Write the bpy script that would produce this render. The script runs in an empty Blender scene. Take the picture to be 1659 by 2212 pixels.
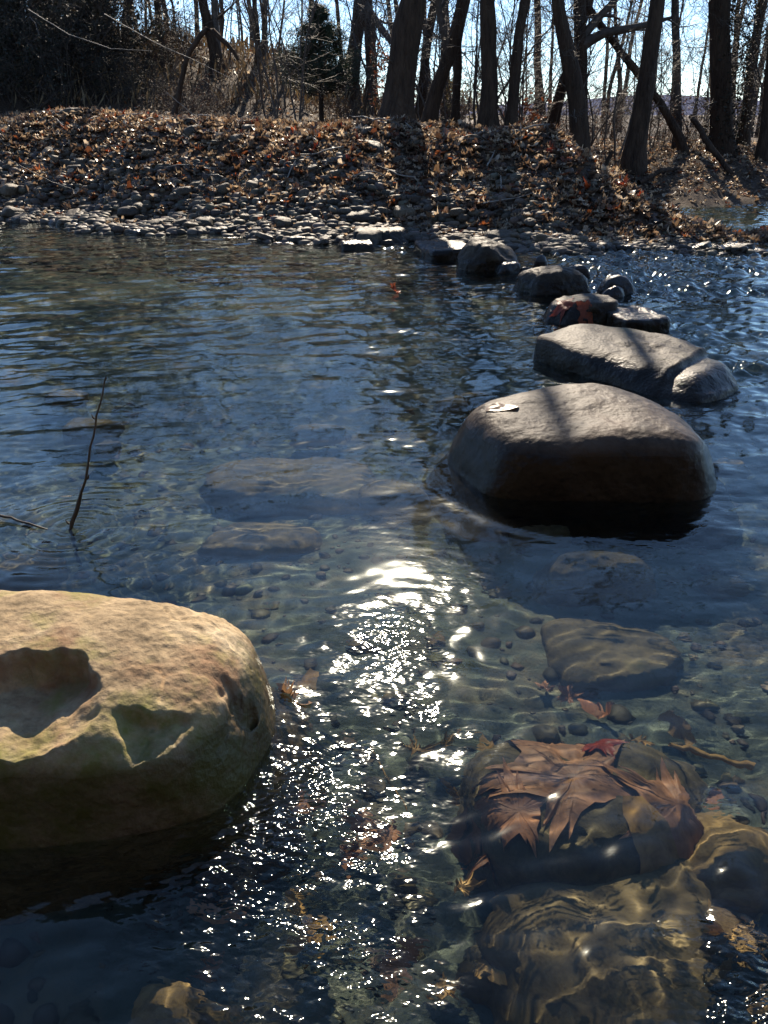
import bpy, bmesh, math, random
import numpy as np
from mathutils import Vector, Matrix
R = math.radians
sc = bpy.context.scene
COL = sc.collection

# ------------------------------------------------------------------ camera, sky, sun, exposure
CAMH, PITCH, FOV = 1.40, 25.0, 62.0
cam = bpy.data.objects.new('camera', bpy.data.cameras.new('camera'))
COL.objects.link(cam)
cam.location = (0, 0, CAMH)
cam.rotation_euler = (R(90 - PITCH), 0, 0)
cam.data.sensor_fit = 'VERTICAL'
cam.data.angle = R(FOV)
cam.data.clip_start = 0.05
cam.data.clip_end = 20000
sc.camera = cam
SUN_EL, SUN_AZ = 34.0, 1.0          # degrees; azimuth to the right of +Y
world = bpy.data.worlds.new('World'); sc.world = world
world.use_nodes = True
nt = world.node_tree; nt.nodes.clear()
wo = nt.nodes.new('ShaderNodeOutputWorld'); wb = nt.nodes.new('ShaderNodeBackground')
sk = nt.nodes.new('ShaderNodeTexSky'); sk.sky_type = 'NISHITA'; sk.sun_disc = False
sk.sun_elevation = R(SUN_EL); sk.sun_rotation = R(SUN_AZ)
sk.altitude = 3000; sk.air_density = 1.0; sk.dust_density = 0.03; sk.ozone_density = 2.6
wb.inputs['Strength'].default_value = 0.14
nt.links.new(sk.outputs[0], wb.inputs[0]); nt.links.new(wb.outputs[0], wo.inputs[0])
sl = bpy.data.lights.new('sun', 'SUN'); sl.energy = 5.0; sl.angle = R(0.5); sl.color = (1, .86, .68)
sun = bpy.data.objects.new('sun', sl); COL.objects.link(sun)
sd = Vector((math.sin(R(SUN_AZ)) * math.cos(R(SUN_EL)), math.cos(R(SUN_AZ)) * math.cos(R(SUN_EL)), math.sin(R(SUN_EL))))
sun.rotation_euler = sd.to_track_quat('Z', 'Y').to_euler()
sl.cycles.is_caustics_light = True
sc.view_settings.view_transform = 'Standard'; sc.view_settings.look = 'None'
sc.view_settings.exposure = 0.85; sc.view_settings.gamma = 1.0
sc.render.engine = 'CYCLES'
cy = sc.cycles
cy.use_denoising = True
cy.max_bounces = 8; cy.transparent_max_bounces = 12; cy.diffuse_bounces = 2; cy.glossy_bounces = 3; cy.transmission_bounces = 6
cy.caustics_reflective = False; cy.caustics_refractive = True

# ------------------------------------------------------------------ helpers
F = 1106 / math.tan(R(FOV / 2))
cp, sp = math.cos(R(PITCH)), math.sin(R(PITCH))
def ray(px, py):                     # photo coordinates on a 1659 x 2212 sheet -> direction
    a = (px - 829.5) / F; b = (1106 - py) / F
    return np.array([a, cp + b * sp, -sp + b * cp])
def at_z(px, py, z=0.0):
    d = ray(px, py); t = (z - CAMH) / d[2]
    return np.array([0, 0, CAMH]) + d * t
def at_y(px, py, y):
    d = ray(px, py); return np.array([0, 0, CAMH]) + d * (y / d[1])
def sstep(a, b, x):
    t = np.clip((x - a) / (b - a), 0, 1); return t * t * (3 - 2 * t)

def _hash(ix, iy, iz, seed):
    h = (ix.astype(np.uint32) * np.uint32(374761393) + iy.astype(np.uint32) * np.uint32(668265263)
         + iz.astype(np.uint32) * np.uint32(2147483647) + np.uint32((seed * 974711 + 12345) & 0xffffffff))
    h = (h ^ (h >> np.uint32(13))) * np.uint32(1274126177)
    h = (h ^ (h >> np.uint32(16))) * np.uint32(2246822519)
    h = h ^ (h >> np.uint32(15))
    return h.astype(np.float64) / 4294967295.0 * 2 - 1
def vnoise(p, seed=0):
    f = np.floor(p); u = p - f; i = f.astype(np.int64)
    u = u * u * u * (u * (u * 6 - 15) + 10)
    out = 0
    for dx in (0, 1):
        wx = u[:, 0] if dx else 1 - u[:, 0]
        for dy in (0, 1):
            wy = u[:, 1] if dy else 1 - u[:, 1]
            for dz in (0, 1):
                wz = u[:, 2] if dz else 1 - u[:, 2]
                out = out + wx * wy * wz * _hash(i[:, 0] + dx, i[:, 1] + dy, i[:, 2] + dz, seed)
    return out
def fbm(p, octs=4, seed=0, gain=.5):
    s = 0; a = 1.0; q = p.copy()
    for o in range(octs):
        s = s + a * vnoise(q, seed + o * 7); q = q * 2.03 + 11.3; a *= gain
    return s
def n2(x, y, s, seed=0, octs=3):
    return fbm(np.stack([np.ravel(x) * s, np.ravel(y) * s, np.zeros(np.size(x))], 1), octs, seed).reshape(np.shape(x))

def mesh_np(name, V, faces, smooth=True, col=None):
    """faces: (n,3) or (n,4) array, or a list of such arrays"""
    me = bpy.data.meshes.new(name)
    V = np.asarray(V, dtype=np.float32).reshape(-1, 3)
    if not isinstance(faces, list): faces = [faces]
    faces = [np.asarray(f, dtype=np.int32) for f in faces if len(f)]
    loops = np.concatenate([f.ravel() for f in faces])
    tot = np.concatenate([np.full(len(f), f.shape[1], dtype=np.int32) for f in faces])
    st = np.concatenate([[0], np.cumsum(tot)[:-1]]).astype(np.int32)
    me.vertices.add(len(V)); me.vertices.foreach_set('co', V.ravel())
    me.loops.add(len(loops)); me.loops.foreach_set('vertex_index', loops)
    me.polygons.add(len(tot)); me.polygons.foreach_set('loop_start', st); me.polygons.foreach_set('loop_total', tot)
    me.polygons.foreach_set('use_smooth', np.full(len(tot), smooth))
    if col is not None:
        at = me.color_attributes.new('tint', 'FLOAT_COLOR', 'POINT')
        c = np.ones((len(V), 4), dtype=np.float32); c[:, :3] = col
        at.data.foreach_set('color', c.ravel())
    me.update(calc_edges=True)
    return me
def link(name, me, mat=None, parent=None, loc=(0, 0, 0)):
    o = bpy.data.objects.new(name, me)
    if mat is not None and not me.materials: me.materials.append(mat)
    COL.objects.link(o); o.location = loc
    if parent is not None: o.parent = parent
    return o
def tag(o, label=None, cat=None, group=None, kind=None):
    if label: o['label'] = label
    if cat: o['category'] = cat
    if group: o['group'] = group
    if kind: o['kind'] = kind
    return o
def empty(name, loc=(0, 0, 0)):
    o = bpy.data.objects.new(name, None); o.empty_display_size = .2
    COL.objects.link(o); o.location = loc; return o
def copy_tree(o, loc, rz=0, s=1.0):
    c = o.copy(); COL.objects.link(c); c.location = loc; c.rotation_euler = (0, 0, rz); c.scale = (s, s, s)
    for ch in o.children:
        d = ch.copy(); COL.objects.link(d); d.parent = c
    return c

# ------------------------------------------------------------------ materials
def new_mat(name):
    m = bpy.data.materials.new(name); m.use_nodes = True
    n = m.node_tree.nodes; n.clear()
    return m, n, m.node_tree.links
def N(n, t, **kw):
    x = n.new(t)
    for k, v in kw.items():
        if k in x.inputs: x.inputs[k].default_value = v
        else: setattr(x, k, v)
    return x
def ramp(n, stops, interp='LINEAR'):
    r = n.new('ShaderNodeValToRGB'); r.color_ramp.interpolation = interp
    e = r.color_ramp.elements
    while len(e) < len(stops): e.new(.5)
    for el, (p, c) in zip(e, stops):
        el.position = p; el.color = (*c, 1) if len(c) == 3 else c
    return r
def mixc(n, l, a, b, fac, mode='MIX'):
    m = n.new('ShaderNodeMix'); m.data_type = 'RGBA'; m.blend_type = mode
    for sock, v in ((m.inputs[0], fac), (m.inputs[6], a), (m.inputs[7], b)):
        if hasattr(v, 'links') or isinstance(v, bpy.types.NodeSocket): l.new(v, sock)
        elif isinstance(v, tuple): sock.default_value = (*v, 1) if len(v) == 3 else v
        else: sock.default_value = v
    return m.outputs[2]

def rock_mat(name, c_dark, c_mid, c_light, scale=6.0, moss=None, moss_amt=0.0, rough=.6, wet=.05, bump=.5, rnd=False, stain=None, spec=.4):
    m, n, l = new_mat(name)
    out = N(n, 'ShaderNodeOutputMaterial'); b = N(n, 'ShaderNodeBsdfPrincipled')
    l.new(b.outputs[0], out.inputs[0])
    tc = N(n, 'ShaderNodeTexCoord')
    src = tc.outputs['Object']
    n1 = N(n, 'ShaderNodeTexNoise', Scale=scale, Detail=8.0, Roughness=.62); l.new(src, n1.inputs[0])
    n2_ = N(n, 'ShaderNodeTexNoise', Scale=scale * 9, Detail=6.0, Roughness=.7); l.new(src, n2_.inputs[0])
    r1 = ramp(n, [(.3, c_dark), (.5, c_mid), (.72, c_light)]); l.new(n1.outputs[0], r1.inputs[0])
    r2 = ramp(n, [(.3, (.45, .43, .4)), (.55, (1, 1, 1)), (.75, (1.25, 1.2, 1.12))]); l.new(n2_.outputs[0], r2.inputs[0])
    c = mixc(n, l, r1.outputs[0], r2.outputs[0], .85, 'MULTIPLY')
    if stain:
        n4 = N(n, 'ShaderNodeTexNoise', Scale=scale * .8, Detail=5.0, Roughness=.6); 
        mp = N(n, 'ShaderNodeMapping'); mp.inputs['Location'].default_value = (4, 2, 7); l.new(src, mp.inputs[0]); l.new(mp.outputs[0], n4.inputs[0])
        r4 = ramp(n, [(.52, (0, 0, 0)), (.66, (1, 1, 1))]); l.new(n4.outputs[0], r4.inputs[0])
        c = mixc(n, l, c, stain, r4.outputs[0])
    if moss:
        n3 = N(n, 'ShaderNodeTexNoise', Scale=scale * .55, Detail=7.0, Roughness=.68); l.new(src, n3.inputs[0])
        r3 = ramp(n, [(.62 - moss_amt * .3, (0, 0, 0)), (.74 - moss_amt * .3, (1, 1, 1))]); l.new(n3.outputs[0], r3.inputs[0])
        c = mixc(n, l, c, moss, r3.outputs[0])
    if rnd:
        oi = N(n, 'ShaderNodeObjectInfo')
        rr = ramp(n, [(0, (.55, .55, .6)), (.4, (.9, .88, .85)), (.7, (1.1, 1, .85)), (1, (1.5, 1.4, 1.25))]); l.new(oi.outputs['Random'], rr.inputs[0])
        c = mixc(n, l, c, rr.outputs[0], 1.0, 'MULTIPLY')
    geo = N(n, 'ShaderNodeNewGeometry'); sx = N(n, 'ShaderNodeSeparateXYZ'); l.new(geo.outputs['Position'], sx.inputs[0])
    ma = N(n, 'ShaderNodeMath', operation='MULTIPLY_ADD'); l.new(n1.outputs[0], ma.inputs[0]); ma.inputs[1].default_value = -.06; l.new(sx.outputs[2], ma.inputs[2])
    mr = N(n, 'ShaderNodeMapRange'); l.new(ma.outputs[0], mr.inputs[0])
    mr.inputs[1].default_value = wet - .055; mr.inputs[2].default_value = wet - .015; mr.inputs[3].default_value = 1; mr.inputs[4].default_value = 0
    c = mixc(n, l, c, mixc(n, l, c, (.38, .36, .34), 1.0, 'MULTIPLY'), mr.outputs[0])  # wet band by height; set high, it also paints shade on stone fronts
    l.new(c, b.inputs['Base Color'])
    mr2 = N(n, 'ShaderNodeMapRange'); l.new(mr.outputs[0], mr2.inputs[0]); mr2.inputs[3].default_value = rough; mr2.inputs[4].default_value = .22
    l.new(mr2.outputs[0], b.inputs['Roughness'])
    b.inputs['Specular IOR Level'].default_value = spec
    vo = N(n, 'ShaderNodeTexVoronoi', Scale=scale * 14); l.new(src, vo.inputs[0])
    ad = N(n, 'ShaderNodeMath', operation='MULTIPLY_ADD'); l.new(vo.outputs[0], ad.inputs[0]); ad.inputs[1].default_value = .35; l.new(n2_.outputs[0], ad.inputs[2])
    bp = N(n, 'ShaderNodeBump', Strength=bump, Distance=.012); l.new(ad.outputs[0], bp.inputs['Height']); l.new(bp.outputs[0], b.inputs['Normal'])
    return m

def leaf_mat(name, colsrc, cols=None, trans=.35, rough=.4, spec=.5):
    m, n, l = new_mat(name)
    out = N(n, 'ShaderNodeOutputMaterial'); b = N(n, 'ShaderNodeBsdfPrincipled', Roughness=rough)
    b.inputs['Specular IOR Level'].default_value = spec
    if colsrc == 'attr':
        a = N(n, 'ShaderNodeVertexColor', layer_name='tint'); c = a.outputs[0]
    else:
        oi = N(n, 'ShaderNodeObjectInfo'); r = ramp(n, cols); l.new(oi.outputs['Random'], r.inputs[0]); c = r.outputs[0]
    tc = N(n, 'ShaderNodeTexCoord')
    nz = N(n, 'ShaderNodeTexNoise', Scale=40.0, Detail=4.0); l.new(tc.outputs['Object'], nz.inputs[0])
    rr = ramp(n, [(.3, (.55, .55, .55)), (.7, (1.2, 1.2, 1.2))]); l.new(nz.outputs[0], rr.inputs[0])
    c = mixc(n, l, c, rr.outputs[0], .8, 'MULTIPLY')
    l.new(c, b.inputs['Base Color'])
    bp = N(n, 'ShaderNodeBump', Strength=.3, Distance=.004); l.new(nz.outputs[0], bp.inputs['Height']); l.new(bp.outputs[0], b.inputs['Normal'])
    t = N(n, 'ShaderNodeBsdfTranslucent'); l.new(c, t.inputs[0])
    mx = N(n, 'ShaderNodeMixShader', Fac=trans); l.new(b.outputs[0], mx.inputs[1]); l.new(t.outputs[0], mx.inputs[2])
    l.new(mx.outputs[0], out.inputs[0])
    return m

def bark_mat(name, c1, c2, scale=9, bump=.8):
    m, n, l = new_mat(name)
    out = N(n, 'ShaderNodeOutputMaterial'); b = N(n, 'ShaderNodeBsdfPrincipled', Roughness=.85)
    b.inputs['Specular IOR Level'].default_value = .25
    l.new(b.outputs[0], out.inputs[0])
    tc = N(n, 'ShaderNodeTexCoord'); mp = N(n, 'ShaderNodeMapping'); mp.inputs['Scale'].default_value = (1, 1, .22); l.new(tc.outputs['Object'], mp.inputs[0])
    nz = N(n, 'ShaderNodeTexNoise', Scale=float(scale), Detail=8.0, Roughness=.7); l.new(mp.outputs[0], nz.inputs[0])
    vo = N(n, 'ShaderNodeTexVoronoi', Scale=scale * 2.2, feature='DISTANCE_TO_EDGE'); l.new(mp.outputs[0], vo.inputs[0])
    r = ramp(n, [(.35, c1), (.68, c2)]); l.new(nz.outputs[0], r.inputs[0])
    l.new(r.outputs[0], b.inputs['Base Color'])
    ad = N(n, 'ShaderNodeMath', operation='ADD'); l.new(nz.outputs[0], ad.inputs[0]); l.new(vo.outputs[0], ad.inputs[1])
    bp = N(n, 'ShaderNodeBump', Strength=bump, Distance=.06); l.new(ad.outputs[0], bp.inputs['Height']); l.new(bp.outputs[0], b.inputs['Normal'])
    return m
def plain_mat(name, c, rough=.8, spec=.3):
    m, n, l = new_mat(name)
    out = N(n, 'ShaderNodeOutputMaterial'); b = N(n, 'ShaderNodeBsdfPrincipled', Roughness=rough)
    tc = N(n, 'ShaderNodeTexCoord'); nz = N(n, 'ShaderNodeTexNoise', Scale=14.0, Detail=4.0); l.new(tc.outputs['Object'], nz.inputs[0])
    r = ramp(n, [(.3, tuple(x * .6 for x in c)), (.7, tuple(x * 1.3 for x in c))]); l.new(nz.outputs[0], r.inputs[0])
    l.new(r.outputs[0], b.inputs['Base Color']); b.inputs['Specular IOR Level'].default_value = spec
    l.new(b.outputs[0], out.inputs[0]); return m

M = {}
M['boulder_tan'] = rock_mat('boulder_tan', (.22, .155, .08), (.45, .325, .18), (.60, .47, .29), 4.0, moss=(.21, .19, .05), moss_amt=.36, rough=.85, wet=.19, bump=.55, stain=(.25, .14, .07), spec=.25)  # wet reaches past the waterline, painting the front's shade into the colour
M['boulder_brown'] = rock_mat('boulder_brown', (.026, .016, .009), (.06, .039, .022), (.11, .072, .042), 3.0, rough=.55, wet=.2, bump=.4, stain=(.09, .055, .03), spec=.22)  # high wet line: damp at the foot, painted shade over the whole front
M['step_stone'] = rock_mat('step_stone', (.02, .014, .008), (.048, .034, .019), (.11, .082, .046), 4.0, moss=(.06, .06, .02), moss_amt=.12, rough=.55, wet=.12, bump=.55, spec=.22)  # wet raised too, so the shaded fronts are painted darker
M['dark_stone'] = rock_mat('dark_stone', (.03, .03, .03), (.06, .057, .05), (.10, .095, .085), 6.0, rough=.4, wet=.1, bump=.35)
M['cobble'] = rock_mat('cobble', (.045, .034, .022), (.085, .066, .042), (.15, .118, .075), 7.0, rough=.6, wet=.07, bump=.3, rnd=True, spec=.3)
M['brown_stone'] = rock_mat('brown_stone', (.05, .035, .018), (.13, .09, .04), (.21, .15, .07), 4.0, moss=(.07, .06, .025), moss_amt=.15, rough=.8, wet=-5, bump=.3)
M['gold_stone'] = rock_mat('gold_stone', (.09, .06, .025), (.22, .14, .055), (.36, .24, .10), 5.0, moss=(.10, .09, .03), moss_amt=.15, rough=.8, wet=-5, bump=.3)
M['sunk_stone'] = rock_mat('sunk_stone', (.05, .04, .02), (.10, .075, .035), (.16, .115, .055), 5.0, moss=(.07, .065, .025), moss_amt=.25, rough=.8, wet=-5, bump=.3)
M['litter'] = leaf_mat('litter', 'attr', trans=.5, rough=.32, spec=.6)
M['dry_leaf'] = leaf_mat('dry_leaf', 'rnd', [(0, (.10, .05, .03)), (.3, (.22, .12, .06)), (.6, (.34, .22, .12)), (.85, (.20, .055, .02)), (1, (.42, .30, .19))], trans=.3, rough=.36)
M['red_leaf'] = leaf_mat('red_leaf', 'rnd', [(0, (.36, .05, .018)), (1, (.42, .10, .03))], trans=.45, rough=.45)
M['sunk_leaf'] = leaf_mat('sunk_leaf', 'rnd', [(0, (.33, .14, .06)), (.5, (.40, .20, .10)), (1, (.30, .12, .055))], trans=.25, rough=.6)
M['gold_leaf'] = leaf_mat('gold_leaf', 'rnd', [(0, (.42, .24, .07)), (1, (.34, .20, .07))], trans=.3, rough=.6)
M['bark'] = bark_mat('bark', (.028, .016, .009), (.085, .052, .03))
M['bark_grey'] = bark_mat('bark_grey', (.04, .035, .028), (.13, .11, .09))
M['twig'] = plain_mat('twig', (.085, .065, .048), .6)
M['twig_pale'] = plain_mat('twig_pale', (.22, .19, .15), .55)
M['ivy'] = leaf_mat('ivy', 'attr', trans=.2, rough=.5, spec=.35)
M['stick'] = plain_mat('stick', (.06, .045, .03), .5)

# ground: wet silt below the water line, dark earth and leaf mould above
def ground_mat():
    m, n, l = new_mat('ground')
    out = N(n, 'ShaderNodeOutputMaterial'); b = N(n, 'ShaderNodeBsdfPrincipled', Roughness=.85)
    b.inputs['Specular IOR Level'].default_value = .2
    l.new(b.outputs[0], out.inputs[0])
    g = N(n, 'ShaderNodeNewGeometry'); s = N(n, 'ShaderNodeSeparateXYZ'); l.new(g.outputs['Position'], s.inputs[0])
    a = N(n, 'ShaderNodeTexNoise', Scale=3.0, Detail=8.0, Roughness=.65); l.new(g.outputs['Position'], a.inputs[0])
    a2 = N(n, 'ShaderNodeTexNoise', Scale=26.0, Detail=8.0, Roughness=.7); l.new(g.outputs['Position'], a2.inputs[0])
    silt = ramp(n, [(.32, (.05, .066, .056)), (.52, (.11, .125, .098)), (.72, (.21, .16, .09))]); l.new(a.outputs[0], silt.inputs[0])
    soil = ramp(n, [(.3, (.03, .02, .014)), (.5, (.075, .05, .032)), (.72, (.16, .11, .07))]); l.new(a2.outputs[0], soil.inputs[0])
    mr = N(n, 'ShaderNodeMapRange'); l.new(s.outputs[2], mr.inputs[0]); mr.inputs[1].default_value = -.12; mr.inputs[2].default_value = .03
    c = mixc(n, l, silt.outputs[0], soil.outputs[0], mr.outputs[0])
    l.new(c, b.inputs['Base Color'])
    bp = N(n, 'ShaderNodeBump', Strength=.7, Distance=.05); l.new(a2.outputs[0], bp.inputs['Height']); l.new(bp.outputs[0], b.inputs['Normal'])
    return m
M['ground'] = ground_mat()
def water_mat():
    m, n, l = new_mat('water')
    out = N(n, 'ShaderNodeOutputMaterial')
    g = N(n, 'ShaderNodeBsdfGlass', Roughness=0.065, IOR=1.333); g.inputs[0].default_value = (.93, .985, .955, 1)
    l.new(g.outputs[0], out.inputs[0])
    # capillary ripples, as strong as the 'ripple' attribute of the surface says
    ge = N(n, 'ShaderNodeNewGeometry'); mp = N(n, 'ShaderNodeMapping'); mp.inputs['Rotation'].default_value = (0, 0, R(40)); mp.inputs['Scale'].default_value = (.75, 1.2, 1)
    l.new(ge.outputs['Position'], mp.inputs[0])
    nz = N(n, 'ShaderNodeTexNoise', Scale=33.0, Detail=1.6); l.new(mp.outputs[0], nz.inputs[0])
    at = N(n, 'ShaderNodeAttribute', attribute_name='ripple')
    mu = N(n, 'ShaderNodeMath', operation='MULTIPLY'); l.new(nz.outputs[0], mu.inputs[0]); l.new(at.outputs['Fac'], mu.inputs[1])
    bp = N(n, 'ShaderNodeBump', Strength=1.0, Distance=.012); l.new(mu.outputs[0], bp.inputs['Height']); l.new(bp.outputs[0], g.inputs['Normal'])
    return m
M['water'] = water_mat()

# ------------------------------------------------------------------ terrain
SX = [-60, -14, -5.5, -3.4, -.7, 1.3, 2.6, 4.2, 6.0, 9.0, 14, 60]
SY = [30, 16.5, 12.9, 11.7, 10.7, 10.3, 9.95, 9.75, 9.9, 11.0, 13.5, 30]
def shore(x): return np.interp(x, SX, SY)
def height(x, y, detail=True):
    x = np.asarray(x, float); y = np.asarray(y, float)
    ys = shore(x) + .18 * np.sin(x * 2.3 + .4) + .1 * np.sin(x * 5.1)
    t = y - ys
    bed = -(.37 + .28 * sstep(2.7, 4.6, y)) * (1 - np.exp(np.minimum(t, 0) / 1.3))
    c = np.interp(x, [-40, -6, -3, 0, 2.0, 2.4, 2.9, 3.35, 3.8, 4.4, 7, 9], [1.5, 1.33, 1.25, 1.17, 1.14, 1.1, .76, .46, .24, .11, .06, -.2])
    tc = np.interp(x, [0, 2.2, 3.0, 4.0], [3.9, 3.6, 2.3, 1.3])
    up = np.where(t < 1.3, .13 * np.clip(t, 0, 1.3), .17 + .83 * sstep(.8, tc, t) ** .9)
    up = np.where(t < 1.3, np.maximum(.17 * np.clip(t / 1.3, 0, 1), .17 * np.clip(t / 1.3, 0, 1) + .83 * sstep(.8, tc, t) ** .9), up)
    fall = np.interp(x, [2.2, 3.2], [0, 1]) * sstep(tc + .2, tc + 1.6, t)
    bar = np.where(t > 0, c * up * (1 - fall) - .3 * fall, bed)
    yb = np.interp(x, [1.6, 2.4, 3.6, 4.5, 8, 40], [10.5, 12.6, 13.9, 14.3, 14.8, 22])
    yb = np.where(x < 2.6, np.maximum(yb, shore(x) + 1.8), yb)
    pl = np.interp(x, [-10, 0, 2.4, 4, 9], [1.45, 1.17, .88, .66, .7])
    back = -.35 + (pl + .35) * sstep(yb - 1.6, yb + 5.5, y)
    h = np.where(t > 0, np.maximum(bar, back), np.minimum(bar, 0) if False else bar)
    # wooded embankment, behind to the left
    ex = np.interp(x, [-60, -12, -5, -2, -.6, .8], [3.2, 2.4, 1.9, 1.5, .55, 0])
    h = h + ex * sstep(21, 29, y - .35 * np.clip(-x - 3, 0, 10) * 0)
    h = np.where(y > 60, h + (y - 60) * .0, h)
    if detail:
        near = np.clip(1 - (y - 22) / 20, .0, 1)
        h = h + near * np.where(t > 0, .11 * np.clip(t, 0, 1) * n2(x, y, .9, 5, 3), .05 * n2(x, y, .8, 9, 3))
    return h
def axis(a, b, step, lo, hi, g=1.16):
    c = list(np.arange(a, b + step / 2, step)); s = step
    while c[-1] < hi: s *= g; c.append(c[-1] + s)
    s = step
    while c[0] > lo: s *= g; c.insert(0, c[0] - s)
    return np.array(c)
def grid_faces(nx, ny):
    i = np.arange(ny - 1)[:, None] * nx + np.arange(nx - 1)[None]
    return np.stack([i, i + 1, i + 1 + nx, i + nx], -1).reshape(-1, 4)
xs = axis(-9, 9, .075, -4000, 4000); ys_ = axis(.4, 22, .075, -600, 6000)
X, Y = np.meshgrid(xs, ys_)
H = height(X, Y)
H = np.where(Y < .3, np.minimum(H, -.36) + 4.6 * sstep(-1.2, -7.5, Y) + .1 * n2(X, Y, 1.1, 77, 3) * sstep(-1, -3, Y), H)     # unseen bank added behind the camera to block low sky light
ground = link('ground', mesh_np('ground', np.stack([X, Y, H], -1).reshape(-1, 3), grid_faces(len(xs), len(ys_))), M['ground'])
tag(ground, kind='structure')

# far wooded hills
hx = np.linspace(-2500, 3200, 240)
hz = 10 + 26 * np.exp(-((hx - 520) / 420) ** 2) * .8 + 10 * np.exp(-((hx - 1300) / 500) ** 2) + 18 * np.exp(-((hx + 900) / 700) ** 2) + 2 * np.sin(hx / 60)
rows = []
for k, (yy, f) in enumerate([(1300, 0), (1500, .6), (1800, 1), (2300, .8), (3000, 0)]):
    rows.append(np.stack([hx, np.full_like(hx, yy) + 60 * np.sin(hx / 200 + k), hz * f * (1 + .1 * np.sin(hx / 90 + k)) - 2], 1))
hill = link('hill', mesh_np('hill', np.concatenate(rows), grid_faces(len(hx), 5)), plain_mat('hill', (.13, .14, .2), .95, .0))
tag(hill, kind='structure')

# ------------------------------------------------------------------ water
STONE_LINE = np.array([[-3.2, .9], [-.75, 1.6], [.8, 3.4], [1.75, 4.7], [1.75, 5.9], [1.75, 7.3], [1.2, 8.9], [.2, 10.4]])
def below_line(x, y):        # signed distance to the line of stepping stones, positive downstream (right / near side)
    best = np.full(x.shape, 1e9); sg = np.ones(x.shape)
    for a, b in zip(STONE_LINE[:-1], STONE_LINE[1:]):
        d = b - a; L2 = d @ d
        t = np.clip(((x - a[0]) * d[0] + (y - a[1]) * d[1]) / L2, 0, 1)
        qx = x - a[0] - t * d[0]; qy = y - a[1] - t * d[1]; dd = np.hypot(qx, qy)
        s = np.sign((x - a[0]) * d[1] - (y - a[1]) * d[0])
        k = dd < best; best = np.where(k, dd, best); sg = np.where(k, s, sg)
    return best * sg
rows_r = np.concatenate([np.exp(np.arange(math.log(.42), math.log(17), .0026)), np.geomspace(17.2, 60, 30)])
dense = np.arange(-34, 34.01, .11)
azs = np.concatenate([np.arange(-180, -34.5, 3.0), dense, np.arange(35, 180.1, 3.0)])
A_, R_ = np.meshgrid(np.radians(azs), rows_r)
WX = R_ * np.sin(A_); WY = R_ * np.cos(A_)
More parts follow.
